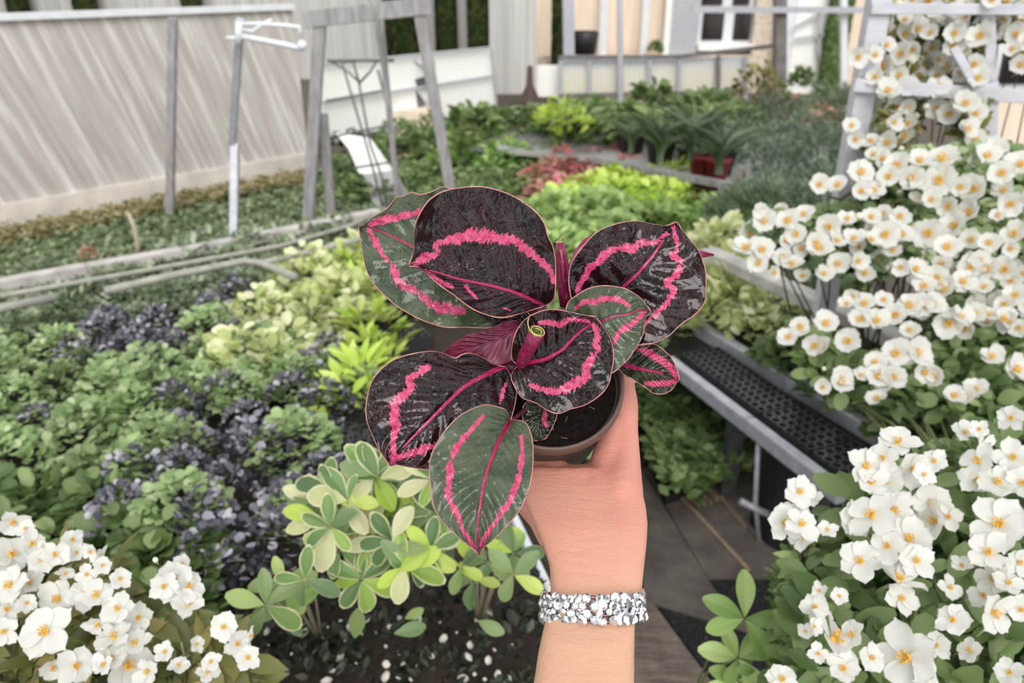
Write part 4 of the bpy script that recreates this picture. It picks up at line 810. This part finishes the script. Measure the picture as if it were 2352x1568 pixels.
bed('mid', 'green_plant', [(760, 440), (850, 400), (1000, 430), (1220, 430), (1200, 500), (900, 500)], .28, .03, 'mid green plant just behind the upper leaves', 'plant', 'mid green plants behind the leaves', 26)
bed('pinkf', 'pink_flowering_plant', [(1215, 490), (1240, 415), (1430, 395), (1445, 430), (1330, 460), (1260, 500)], .24, .08, 'plant covered in pink blossom behind the upper leaves', 'flowers', 'pink flowering plants', 27)
bed('lime', 'lime_plant', [(1250, 530), (1300, 480), (1420, 435), (1600, 425), (1560, 470), (1480, 500), (1400, 520)], .2, .12, 'bright lime plant in the glowing patch behind the leaves', 'plant', 'bright lime plants', 28)
bed('freshfar', 'green_plant', [(1240, 575), (1400, 500), (1560, 500), (1740, 500), (1740, 560), (1500, 560), (1320, 600)], .26, .05, 'fresh green plant between the dark leaves and the lime patch', 'plant', 'fresh green plants near the leaves', 29)
bed('red', 'red_leaved_plant', [(1530, 470), (1640, 452), (1710, 465), (1700, 505), (1560, 505)], .24, .08, 'plant with dark red and yellow leaves beyond the right dark leaf', 'plant', 'red-leaved plants', 30, s=(.55, .8))
def single(key, name, px, py, z, label, cat, s=1, sz=None, k=0):
    o = bpy.data.objects.new(name, KIND[key][k]); COL.objects.link(o); o.location = G(px, py, z); o.scale = (s, s, sz or s); o.rotation_euler.z = px*.7; return tag(o, label, cat)
single('rust', 'rusty_shrub', 1130, 340, .05, 'rounded rusty brown low shrub left of the far row', 'shrub', 1.6, 1.3); single('coral', 'coral_bush', 1900, 335, .25, 'coral pink flowering bush left of the trellis', 'bush', 1.1, 1.2, 1)
single('coral', 'coral_bush', 1820, 285, 0, 'small orange-pink bush beyond the far table', 'bush', .8, 1.1); single('lime', 'yellow_fern', 1290, 318, .45, 'bright yellow-green fern-like plant in the far row', 'plant', 1.1, 1.4); single('coral', 'orange_flowers', 205, 598, .1, 'single orange-red flower in the ground cover', 'flower', .22, .3); single('coral', 'orange_flowers', 940, 372, .02, 'small orange flower patch beyond the wooden frame', 'flower', .5, .3)
single('olive', 'round_shrub', 1735, 262, .35, 'round yellow-green shrub in front of the dark post', 'shrub', 1.15, 1.5); single('darkbig', 'dark_plant', 1838, 215, .45, 'dark plant in front of the white door', 'plant', .6, 1.0); o_ = single('darkbig', 'dark_plant', 1500, 128, 0.0, 'small shrub on the ledge between the white house posts', 'plant', .5, .8); o_.location = (WY(1510, 128, 12.5).x, 12.72, WY(1500, 128, 12.7).z-.01); single('soilgreen', 'dark_tussock', 795, 352, .0, 'dark tussock beside the wooden frame', 'plant', 3.2, 3)
leafmat('lf_cypress', (.02, .04, .012), (.06, .09, .025), cc=(.13, .16, .05))
def column(px, w, ytop, Y, label, mat='lf_cypress'):
    x = WY(px, 60, Y).x; ww = w/FPX*(Y*.92+.5); h = WY(px, ytop, Y).z; g = np.random.default_rng(int(px)); n = 2600; a = g.random(n)*6.28; z = g.random(n)*h; r = ww/2*(.75+.3*g.random(n))
    pos = np.stack([x+np.cos(a)*r, Y+np.sin(a)*r, z], 1); d = np.stack([np.cos(a)*.5, np.sin(a)*.5, np.ones(n)], 1); nn = np.stack([np.cos(a), np.sin(a), np.full(n, .2)], 1)
    root = empty('column_shrub', (x, Y, 0), label, 'shrub', 'columnar shrubs behind the screens' if Y > 13 else None); link('foliage', leaves(pos, d, nn, .12, .08, TT), mat, root); MB().tube([(x, Y, 0), (x, Y, h)], [ww*.36, ww*.3], 10).build('trunk', 'bark', root)
for px, w, lb_ in ((52, 34, 'dark green columnar shrub above the board wall, far left'), (205, 40, 'dark green columnar shrub above the board wall, second from left'), (448, 34, 'dark green columnar shrub above the board wall, near the grey post'), (925, 70, 'wide green shrub seen through the wooden frame'), (1025, 38, 'dark columnar shrub left of the tall grey board, first'), (1100, 40, 'dark columnar shrub right beside the tall grey board')): column(px, w, -60, 14.2, lb_)
column(1285, 22, -60, 12.4, 'thin dark columnar shrub at the left of the house'); column(1926, 40, -60, 12.45, 'dark green creeper column right of the white door', 'lf_mid')
# planters by the house
bl = MB().lathe([(.02, 0), (.17, .0), (.21, .30), (.19, .32)], 18).build('dark_planter', 'black_plastic', None, True, loc=(WY(1342, 122, 12.5).x, 12.5, WY(1342, 124, 12.5).z)); tag(bl, 'dark round planter on the ledge by the house', 'planter')
# dark pots and strap-leaved plants
def strap(px, py, z, label, s=1):
    e = empty('strap_leaved_plant', G(px, py, z), label, 'plant'); g = np.random.default_rng(int(px)); n = 34; a = g.random(n)*6.28
    pos = np.tile(np.array(G(px, py, z+.12))[None], (n, 1))+np.stack([np.cos(a)*.03, np.sin(a)*.03, 0*a], 1); d = np.stack([np.cos(a)*.3, np.sin(a)*.3, np.full(n, 1.)], 1); nn = np.stack([-np.cos(a), -np.sin(a), np.full(n, .6)], 1)
    link('foliage', leaves(pos, d, nn, .36*s*(.6+.6*g.random(n)), .020*s, TS), 'lf_bluegreen', e)
    MB().lathe([(.01, 0), (.09, 0), (.12, .17), (.125, .17), (.125, .19), (.11, .19), (.10, .15), (.01, .15)], 20, Matrix.Translation(G(px, py, z))).build('pot', 'black_plastic', e, True)
strap(1515, 372, .3, 'strap-leaved plant in a black pot, left one on the far table'); strap(1585, 368, .3, 'strap-leaved plant in a black pot, middle one on the far table', 1.2); strap(1450, 350, .3, 'strap-leaved plant in a black pot behind the rail', .8); strap(1650, 400, .3, 'arching strap-leaved plant right of the red pots', 1.0)
for k, (x, y) in enumerate(((1608, 402), (1645, 410))):
    e = empty('red_pot_plant', G(x, y, .3), ['plant in a red pot, left one on the far table rail', 'plant in a red pot, right one on the far table rail'][k], 'pot plant'); MB().lathe([(.01, 0), (.07, 0), (.09, .13), (.095, .13), (.095, .15), (.08, .15), (.07, .12), (.01, .12)], 20, Matrix.Translation(G(x, y, .3))).build('pot', 'red_plastic', e, True)
    o = link('foliage', dome(60, .14, .2, .09, .03, TL, .8, 5+k), 'lf_bluegreen', e, loc=(0, 0, .12))
# white pebbles
pb = MB().ball((0, 0, 0), 1, 10, 6, (1, .85, .7)); pm = tm([v+Vector((random.uniform(-.1, .1), random.uniform(-.1, .1), random.uniform(-.1, .1))) for v in pb.v], pb.f); pm.shade_smooth(); pm.materials.append(MATS['pebble'])
g = random.Random(9)
for i, (x, y) in enumerate(poisson([(600, 1440), (760, 1400), (1180, 1400), (1225, 1560), (560, 1568), (430, 1400), (520, 1400)], 26, 900, 5)[:150]):
    if g.random() < .25: continue
    o = bpy.data.objects.new('white_pebble', pm); COL.objects.link(o); s = g.choice((.003, .004, .006, .009, .012))*g.uniform(.8, 1.1); o.scale = (s, s*g.uniform(.7, 1.2), s*.8); o.location = G(x, y, ZB+g.uniform(.02, .045)); o.rotation_euler = (g.random(), g.random(), g.random()*6); tag(o, 'small white pebble among many scattered on the dark soil at bottom centre', 'pebble', 'white pebbles on the soil')
# =================================================================== trellis
TY = 2.25
tl = empty('white_trellis', WY(1985, 480, TY), 'pale painted wooden trellis behind the white flowering shrub', 'trellis')
def tbar(p0, p1, w, nm='lath', Y=TY, mat='trellis_paint', th=.6): MB().box(WY(*p0, Y), WY(*p1, Y), w, w*th, Vector((0, 1, 0))).build(nm, mat, tl, bevel=.002)
plain('trellis_paint', (.52, .52, .57), .55, nscale=12, var=.14, scl=(1, 1, 3))
tl.location = (WY(1985, 480, TY).x, TY, 0)
zt = WY(1985, -60, TY).z
MB().box((WY(1988, 200, TY).x, TY, 0), (WY(1982, 200, TY).x, TY, zt), .056, .045, (0, 1, 0)).build('post', 'trellis_paint', tl, bevel=.003)
tbar((1960, 195), (2400, 225), .034, 'crossbar', TY-.04); tbar((1960, 345), (2300, 340), .026, 'crossbar', TY+.05); tbar((2000, 20), (2400, 22), .026, 'crossbar', TY-.03); tbar((2265, 190), (2262, 420), .052, 'lath', TY-.02)
tbar((2200, 20), (2202, 200), .05, 'lath', TY+.04); tbar((2190, 110), (2250, 215), .022, 'brace', TY-.06); tbar((2268, -20), (2275, 200), .030); tbar((2000, 270), (2050, 300), .02, 'brace', TY+.02); tbar((2040, 200), (2042, 345), .02, 'lath', TY+.05)
# =================================================================== white flowers
m, nt, b = newmat('petal'); f = noise(nt, 18, 4)
nt.links.new(ramp(nt, f, [(.3, (.70, .71, .68)), (.7, (.80, .80, .78))]), b.inputs['Base Color']); b.inputs['Roughness'].default_value = .55
tr = nt.nodes.new('ShaderNodeBsdfTranslucent'); tr.inputs['Color'].default_value = (.88, .88, .80, 1); mx = nt.nodes.new('ShaderNodeMixShader'); mx.inputs[0].default_value = .3
nt.links.new(b.outputs[0], mx.inputs[1]); nt.links.new(tr.outputs[0], mx.inputs[2]); nt.links.new(mx.outputs[0], nt.nodes['Material Output'].inputs['Surface'])
plain('stamen', (.72, .42, .06), .6, nscale=3, var=.3); plain('bud', (.72, .74, .55), .6, nscale=2, var=.15)
def flower_mesh(seed, np_=5, cup=.35, wid=.92, nu=6, nv=6):
    g = random.Random(seed); mb = MB()
    for k in range(np_):
        a = 2*math.pi*k/np_+g.uniform(-.18, .18); L = g.uniform(.82, 1.05); cu = cup*g.uniform(.4, 1.5); w = wid*g.uniform(.85, 1.12); tw = g.uniform(-.25, .25); wv = g.uniform(-.12, .12); vs = []
        for i in range(nu+1):
            u = i/nu; ww = w*(.20+.80*math.sin(math.pi*min(1, u*.80+.06)))*(1 if u < .86 else math.sqrt(max(.02, 1-((u-.86)/.145)**2)))*.5
            for j in range(nv+1):
                v = j/nv*2-1; r = .06+L*u-.08*abs(v)**2*L*u; y = v*ww; z = cu*(u**1.3)*.9-.32*cu*u**3+.22*ww*v*v+tw*y+wv*math.sin(3*v+4*u)*u*.6+.03*(k % 2)
                vs.append((r*math.cos(a)-y*math.sin(a), r*math.sin(a)+y*math.cos(a), z))
        mb.add(vs, [(i*(nv+1)+j, i*(nv+1)+j+1, (i+1)*(nv+1)+j+1, (i+1)*(nv+1)+j) for i in range(nu) for j in range(nv)])
    me = tm(mb.v, mb.f); me.materials.append(MATS['petal']); me.shade_smooth(); return me
FM = [flower_mesh(s, 5 if s % 4 else 4, c) for s, c in zip(range(8), (.15, .3, .45, .25, .6, .2, .35, .8))]; FR = [flower_mesh(s, 5, c, 1.25) for s, c in zip(range(20, 26), (.5, .7, .9, .6, 1.0, .8))]
g = random.Random(3); mb = MB(); mb.ball((0, 0, .05), .13, 8, 5, (1, 1, .7))
for k in range(9):
    a = k*.7; p = Vector((.16*math.cos(a), .16*math.sin(a), .22+.05*(k % 3))); mb.tube([(0, 0, .05), p], .02, 5); mb.ball(p, .045, 6, 4)
CM = tm(mb.v, mb.f); CM.materials.append(MATS['stamen']); CM.shade_smooth()
mb = MB().ball((0, 0, .5), .42, 10, 8, (1, 1, 1.25)); mb.tube([(0, 0, -.6), (0, 0, .1)], .06, 5); BM_ = tm(mb.v, mb.f); BM_.materials.append(MATS['bud']); BM_.shade_smooth()
def shrub(label, blooms, fol, nleaf, dfol, ln_, wd_, T, mat, base, stems=26, seed=1, tilt=.55, buds=0, extra=None, stemmat='bark', thick=.16, face=.75):
    """flowering shrub: blooms = (px, py, diameter px, depth m); foliage fills the outline fol"""
    g = random.Random(seed); q = np.random.default_rng(seed); root = empty('flowering_shrub', base, label, 'shrub')
    xs = [p[0] for p in fol]; ys = [p[1] for p in fol]; pos = []
    while len(pos) < nleaf:
        x, y = q.uniform(min(xs), max(xs)), q.uniform(min(ys), max(ys))
        if inpoly(x, y, fol): pos.append(np.array(P(x, y, dfol(x, y)+.02+thick*q.random())))
    pos = np.array(pos); n = len(pos); a = q.random(n)*6.28
    d = np.stack([np.cos(a), np.sin(a)*.6, .35+q.normal(0, .4, n)], 1); nn = np.stack([q.normal(0, .4, n), -.6+q.normal(0, .4, n), np.ones(n)], 1); s = .6+.7*q.random(n)
    o = link('foliage', leaves(pos, d, nn, ln_*s, wd_*s, T), mat, root)
    basev = Vector(base)
    for i in range(stems):
        t = pos[q.integers(n)]; t = Vector(t); mid = basev.lerp(t, .6)+Vector((g.uniform(-.06, .06), g.uniform(-.04, .04), g.uniform(.0, .05)))
        pts = [basev.lerp(mid, k/4*1.0)*(1-k/8)+(mid.lerp(t, k/4))*(k/8) for k in range(5)]+[mid.lerp(t, .5)*.5+(basev.lerp(t, .85))*.5, t]
        MB().tube([basev, basev.lerp(mid, .5)+Vector((g.uniform(-.01, .01), 0, 0)), mid, t], [.006, .0045, .0032, .0014], 6).build('stem', stemmat, root, True)
    for i, (x, y, dia, dep) in enumerate(blooms):
        p = P(x, y, dep); r = dia/2/FPX*dep*1.08; fv = (C0-p).normalized()
        nz_ = (fv*face+Vector((g.gauss(0, tilt*.6), g.gauss(0, tilt*.4), .35+g.gauss(0, tilt*.5)))).normalized()
        e = nz_.to_track_quat('Z', 'Y').to_euler(); e.rotate_axis('Z', g.uniform(0, 6)); isbud = dia < 34 or g.random() < buds
        f_ = bpy.data.objects.new('bud' if isbud else 'flower', BM_ if isbud else g.choice(FM if dep < 1.3 else FR)); COL.objects.link(f_); f_.parent = root; f_.location = p-root.location; f_.rotation_euler = e; sr = r*(.8 if isbud else 1); f_.scale = (sr, sr, sr)
        if not isbud: c = bpy.data.objects.new('flower_centre', CM); COL.objects.link(c); c.parent = f_; c.scale = ((1, 1, 1) if dep < 1.3 else (1.45, 1.45, 1.45))
    return root
def fill(poly, dist, dia, dep, seed, existing=()):
    g = random.Random(seed); out = list(existing)
    for x, y in poisson(poly, dist, 2500, seed):
        if all((x-a[0])**2+(y-a[1])**2 > (.5*a[2])**2 for a in existing): out.append((x, y, g.uniform(.75, 1.15)*dia, dep(x, y)+g.uniform(-.05, .05)))
    return out
# upper right: climbing on the trellis
dT = lambda x, y: 2.12-.05*math.sin(x*.02)
pol = [(2010, 30), (2090, 0), (2352, 0), (2400, 120), (2352, 180), (2300, 60), (2250, 110), (2250, 250), (2240, 330), (2130, 240), (2090, 330), (2040, 380), (1990, 350), (2010, 290), (2060, 240), (2010, 190), (2000, 130), (2020, 90)]
bl = fill(pol, 27, 50, dT, 31); bl = [(1970, 130, 45, 2.05), (1955, 290, 40, 2.08), (1965, 320, 40, 2.08), *bl]
shrub('white flowering climber over the upper part of the trellis, right of its diagonal brace', [b_ for b_ in bl if b_[0] >= 2190][:100], [(2190, 0), (2352, 0), (2400, 120), (2300, 60), (2250, 110), (2250, 250), (2240, 330), (2190, 300)], 700, lambda x, y: dT(x, y)+.01, .04, .022, TL, 'lf_olive', (1.55, 2.25, 0), 8, 47, buds=.12, thick=.10)
bl = [b_ for b_ in bl if b_[0] < 2190][:100]
shrub('white flowering climber over the upper left part of the trellis', bl, pol, 1500, lambda x, y: dT(x, y)+.01, .04, .022, TL, 'lf_olive', (1.25, 2.25, 0), 12, 41, buds=.12, thick=.10)
# middle right: big white branches
pol2 = [(1850, 410), (1930, 395), (1990, 365), (2080, 345), (2180, 345), (2352, 330), (2420, 420), (2420, 700), (2352, 720), (2200, 640), (2120, 590), (2020, 600), (1990, 640), (1900, 640), (1810, 640), (1760, 640), (1690, 590), (1700, 545), (1730, 490), (1780, 480), (1850, 480), (1880, 530), (1940, 500), (1990, 480), (1960, 455), (1880, 450)]
traced = [(1880,425,46),(1925,428,50),(1975,398,62),(2010,418,34),(2005,440,50),(1978,440,44),(2060,382,58),(2112,372,52),(2165,368,72),(2040,405,50),(2095,410,56),(2112,418,50),(2158,418,74),(2240,435,64),(2205,432,48),(2320,468,56),(2065,497,46),(2230,490,64),(1755,510,52),(1748,490,40),(1810,510,56),(1845,495,46),(1830,540,50),(1712,572,56),(1748,575,56),(1742,605,48),(1870,560,56),(1880,575,60),(1945,505,44),(1970,500,50),(1998,553,46),(2032,540,64),(2070,540,50),(2130,535,68),(1905,520,56),(1800,590,44),(1820,610,50),(1775,625,36),(1968,600,44),(2330,540,60),(2300,400,60),(2345,380,60),(2265,360,56),(2195,520,60),(2270,560,50),(1960,550,46),(1920,555,44),(2000,500,44),(2140,460,44),(2180,475,50)]
dM = lambda x, y: 1.95-.0004*(y-350)
bl2 = fill(pol2, 36, 46, dM, 32, [(x, y, w, dM(x, y)-.06) for x, y, w in traced])
b2a = [b_ for b_ in bl2 if b_[0] < 2100][:100]; b2b = [b_ for b_ in bl2 if b_[0] >= 2100][:100]
fl_ = [p for p in pol2]; 
r2 = shrub('white flowering shrub whose branches reach furthest left, below the trellis', b2a, [(1730, 560), (1760, 500), (1850, 495), (1990, 470), (1990, 380), (2110, 350), (2110, 600), (1990, 640), (1880, 635), (1800, 610)], 2000, lambda x, y: dM(x, y), .036, .024, TR, 'lf_sage', (1.2, 2.35, 0), 18, 42, buds=.06, thick=.16)
for pts in (((2160, 445), (2120, 462), (2050, 468), (1990, 480)), ((2010, 395), (1975, 430), (1930, 458), (1905, 452)), ((2125, 462), (2100, 500), (2090, 530)), ((1990, 480), (1900, 530), (1800, 560), (1760, 590))):
    MB().tube([P(x, y, 1.93) for x, y in pts], [.006, .005, .004, .003][:len(pts)], 6).build('branch', 'bark', r2, True)
r3 = shrub('white flowering shrub at the right edge, just below the trellis crossbars', b2b, [(2100, 350), (2352, 335), (2420, 420), (2420, 760), (2230, 720), (2100, 600)], 2200, lambda x, y: dM(x, y), .036, .024, TR, 'lf_green', (1.55, 2.3, 0), 18, 43, buds=.06, thick=.16)
MB().tube([P(2250, 540, 1.9), P(2300, 565, 1.9), P(2350, 582, 1.9)], .005, 6).build('branch', 'bark', r3, True)
# lower middle right
tr3 = [(1958,680,40),(1985,700,50),(2010,740,56),(1975,735,50),(2090,705,60),(2115,700,58),(2055,725,50),(2060,725,40),(2180,740,64),(2200,730,52),(2240,722,50),(2270,725,44),(2300,735,50),(2320,742,50),(1835,750,40),(1810,775,44),(1840,760,40),(1895,745,56),(1875,795,50),(1890,798,44),(1950,785,56),(1892,850,26),(1930,880,50),(1935,865,48),(1975,863,34),(2010,835,50),(2015,865,52),(2055,815,60),(2050,868,56),(2035,880,50),(2100,812,66),(2080,815,50),(2120,855,50),(2148,862,46),(2015,918,44),(2090,760,44),(2275,822,50),(2330,850,62),(2240,895,46),(2190,910,46),(2218,912,46),(2175,570,60),(2100,620,50),(2150,640,60),(2170,665,62),(2230,620,50),(2245,600,50),(2270,620,56),(2210,650,56),(2120,660,50),(2030,690,40),(2140,700,50),(2310,620,56),(2330,680,50),(2260,660,40),(2310,700,44),(1890,890,34),(1945,700,34)]
dL = lambda x, y: 1.72-.0004*(y-700)
bl3 = [(x, y, w*1.05, dL(x, y)-.04) for x, y, w in tr3]+[(x, y, w, d) for x, y, w, d in fill([(2060, 600), (2352, 640), (2380, 760), (2200, 760), (2080, 700)], 44, 44, dL, 33)][:32]
shrub('white flowering shrub with scattered blooms rising from the right bench', bl3[:100], [(1790, 730), (1880, 765), (2000, 830), (2080, 850), (2150, 790), (2180, 690), (2420, 640), (2420, 1000), (2200, 960), (2000, 930), (1860, 880)], 1700, lambda x, y: dL(x, y)+.04, .040, .028, TR, 'lf_mid', (1.15, 1.55, ZB), 22, 44, stemmat='green_stem', thick=.2)
# near lower right
tr4 = [(1800,1200,80),(1838,1205,80),(1835,1130,72),(1868,1140,50),(1822,1185,70),(1845,1235,60),(2062,1018,84),(1985,1072,84),(2030,1050,66),(2095,1075,80),(2145,1060,56),(2035,1105,84),(1998,1110,70),(2005,1185,110),(1962,1195,76),(2050,1170,90),(2140,1150,84),(2150,1195,90),(2180,1185,60),(2085,1238,96),(2040,1255,78),(1975,1290,88),(2058,1275,76),(2103,1288,78),(2062,1335,100),(2068,1375,70),(1900,1218,44),(1910,1470,140),(1870,1395,60),(1960,1460,70),(2085,1510,140),(2120,1550,90),(2150,1480,60),(2280,1405,96),(2190,1425,70),(2295,1205,120),(2270,1270,90),(2250,1060,84),(2290,1110,84),(2240,1100,70),(2325,1050,76),(2255,1028,60),(2330,1180,70),(2215,995,56),(2250,985,40),(2300,1300,50),(2180,1350,56),(2285,1330,76),(1885,1358,38),(1928,1370,40),(1935,1535,70),(1795,1560,70),(2230,1495,60),(2320,1545,60),(2260,1370,60),(2315,1340,60),(2350,1110,70),(2340,1290,60),(2325,960,60),(1868,1440,40),(2120,1090,50),(1880,1500,44),(2000,1510,60),(2210,1300,44),(2345,1400,60),(1850,1450,36)]
dN = lambda x, y: 1.06-.00022*(y-1000)
bl4 = [(x, y, w*1.08, dN(x, y)+random.uniform(-.03, .02)) for x, y, w in tr4]
shrub('large-flowered white shrub in the near lower right corner', bl4, [(1880, 1250), (1970, 1090), (2120, 1060), (2180, 1120), (2230, 1040), (2352, 980), (2450, 1000), (2450, 1640), (1800, 1640), (1790, 1400)], 900, lambda x, y: dN(x, y)+.06, .046, .026, TR, 'lf_mid', (.62, .95, 0), 26, 45, stemmat='green_stem', thick=.16, tilt=.7)
pts = [(x, y) for x, y in poisson([(1770, 1290), (1850, 1250), (1960, 1150), (2400, 1000), (2450, 1640), (1760, 1640)], 60, 900, 77)]
root = empty('small_leaved_shrub', (.75, 1.35, 0), 'dark small-leaved shrub under the large white flowers at lower right', 'shrub'); q = np.random.default_rng(5); pos = []
while len(pos) < 7000:
    x, y = q.uniform(1760, 2500), q.uniform(980, 1650)
    if inpoly(x, y, [(1775, 1300), (1830, 1240), (1960, 1150), (2150, 1020), (2400, 960), (2500, 1640), (1760, 1640), (1790, 1450)]): pos.append(np.array(P(x, y, dN(x, y)+.22+.12*q.random())))
pos = np.array(pos); n = len(pos); a = q.random(n)*6.28
link('foliage', leaves(pos, np.stack([np.cos(a), np.sin(a), .6+0*a], 1), np.stack([q.normal(0, .4, n), -.5+q.normal(0, .4, n), np.ones(n)], 1), .020*(.6+.7*q.random(n)), .013, TT), 'lf_mid', root)
for i in range(40): t = Vector(pos[q.integers(n)]); MB().tube([(.75, 1.35, 0), Vector((.75, 1.35, 0)).lerp(t, .6)+Vector((0, .04, .06)), t], [.006, .004, .0015], 6).build('stem', 'bark', root, True)
# near lower left
tr5 = [(25,1275,84),(0,1340,80),(25,1345,84),(70,1250,64),(95,1285,60),(125,1275,60),(165,1240,46),(178,1270,40),(210,1265,44),(238,1278,44),(235,1300,40),(70,1340,60),(135,1375,86),(105,1450,110),(60,1385,40),(15,1400,60),(10,1450,60),(195,1370,70),(220,1370,76),(275,1330,46),(270,1400,70),(318,1420,60),(225,1430,60),(262,1465,76),(310,1480,66),(290,1530,110),(255,1515,60),(340,1540,60),(415,1295,44),(400,1330,84),(430,1350,72),(375,1345,60),(430,1390,66),(360,1290,30),(515,1440,60),(545,1480,60),(570,1510,54),(580,1460,40),(450,1480,36),(380,1495,44),(485,1520,44),(175,1530,80),(120,1530,60),(30,1195,64),(95,1250,30),(200,1320,44),(240,1525,50),(475,1545,50),(60,1215,40),(410,1530,44),(150,1320,40)]
dK = lambda x, y: 1.02-.00015*(y-1200)
bl5 = [(x, y, w*1.1, dK(x, y)+random.uniform(-.03, .02)) for x, y, w in tr5]
shrub('large-flowered white shrub in the near lower left corner', bl5, [(-60, 1230), (100, 1270), (250, 1300), (300, 1380), (420, 1400), (470, 1470), (560, 1500), (600, 1620), (-80, 1640)], 420, lambda x, y: dK(x, y)+.05, .055, .024, TL, 'lf_olive', (-.48, .85, ZB), 34, 46, stemmat='green_stem', thick=.10, tilt=.8)
# =================================================================== near leafy plants
def sprig(name, label, cat, specs, base, depth, mats, seed, T=TO, face=.8):
    """specs: (px,py, length px, angle deg, kind) leaves; stems gather them to the base"""
    g = random.Random(seed); root = empty(name, base, label, cat); by = {}
    for x, y, L, ang_, kd, dd_ in specs:
        p = P(x, y, depth+dd_); r = L/FPX*depth; a = math.radians(ang_); d = Rv*math.cos(a)+Uv*math.sin(a)-Fv*g.uniform(-.25, .35); nrm = -Fv*face+Vector((g.gauss(0, .3), 0, .5+g.gauss(0, .25)))
        by.setdefault(kd, []).append((p, d, nrm, r))
    for kd, L in by.items():
        for p, d, nrm, r in L[:]:
            me = leaves(np.array([p]), np.array([d]), np.array([nrm]), r, r*(.50 if kd != 'round' else .85)*g.uniform(.85, 1.1), T, tint=np.array([g.random()])); link('leaf', me, mats[kd], root)
    return root
def whorls(centres, seed, L, n=(4, 6), kinds=('v',)):
    g = random.Random(seed); out = []; cs = []
    for (x, y) in centres:
        d = g.uniform(-.06, .06); a0 = g.uniform(0, 360); k = g.randint(*n); cs.append((x, y, d))
        for i in range(k): a = a0+360*i/k+g.uniform(-18, 18); out.append((x+4*math.cos(math.radians(a)), y-4*math.sin(math.radians(a)), L*g.uniform(.7, 1.15), a, g.choice(kinds), d+g.uniform(-.02, .01)))
    return out, cs
def whorl_plant(name, label, centres, seed, L, kinds, mats, base, depth, n=(4, 6), smat='pale_stem'):
    sp_, cs = whorls(centres, seed, L, n, kinds); root = sprig(name, label, 'plant', sp_, base, depth, mats, seed); bv = Vector(base)
    for x, y, d in cs:
        t = P(x, y, depth+d); MB().tube([bv, bv.lerp(t, .55)+Vector((0, .02, .03)), t], [.003, .0022, .0014], 6).build('stem', smat, root, True)
    return root
VM = {'v': 'lf_varieg', 'c': 'lf_cream', 'l': 'lf_lime', 's': 'lf_sage', 'f': 'lf_fresh'}
whorl_plant('variegated_plant', 'cream-edged variegated plant below the front green leaf, main bushy one', [(800,1150),(870,1100),(930,1090),(960,1140),(890,1180),(820,1220),(900,1240),(960,1220),(1000,1180),(850,1270),(780,1265),(990,1260),(930,1300),(760,1130),(840,1160),(1040,1230),(720,1150),(760,1210),(860,1090),(900,1065),(990,1100),(940,1270),(830,1330),(905,1130),(740,1190)], 51, 82, ('v','v','v','s','c','l'), VM, tuple(G(900, 1300, ZB+.02)), 1.28, (6, 8))
whorl_plant('round_leaved_cutting', 'green round-leaved cutting at the left of the variegated plant', [(650,1340),(610,1390),(700,1330),(660,1400)], 52, 84, ('s','f','v'), VM, tuple(G(740, 1480, ZB)), 1.22, (3, 5))
whorl_plant('green_cutting', 'mid green cutting between the front green leaf and the wrist', [(1120,1290),(1180,1270),(1090,1330),(1180,1320),(1150,1210),(1060,1300)], 53, 66, ('f','s','s','l'), VM, tuple(G(1100, 1440, ZB)), 1.30, (4, 6))
sprig('leaf_cutting', 'single rounded green leaf on the dark soil, left of the pair', 'plant', [(815,1465,76,80,'s',0)], tuple(G(815, 1470, ZB+.01)), 1.36, VM, 54)
sprig('leaf_cutting', 'green leaf with a pale neighbour on the dark soil, middle one', 'plant', [(905,1455,74,10,'s',0),(930,1420,50,30,'s',.02)], tuple(G(930, 1460, ZB+.01)), 1.36, VM, 55)
sprig('leaf_cutting', 'single green leaf on the dark soil nearest the wrist', 'plant', [(1098,1425,66,-20,'s',0)], tuple(G(1110, 1440, ZB+.01)), 1.36, VM, 56)
whorl_plant('fresh_green_sprig', 'fresh light green sprig right of the worn plank', [(1710,1420),(1695,1510),(1690,1560)], 57, 100, ('f',), VM, (.42, 1.35, 0), 1.25, (5, 6), 'green_stem')
sprig('fresh_green_sprig', 'small light green leaves between the sprig and the white shrub', 'plant', [(1760,1475,56,60,'f',0),(1735,1540,50,170,'f',0),(1775,1545,52,70,'f',0),(1800,1300,70,-25,'f',.0),(1775,1270,60,-10,'f',0)], (.48, 1.35, 0), 1.22, VM, 58)
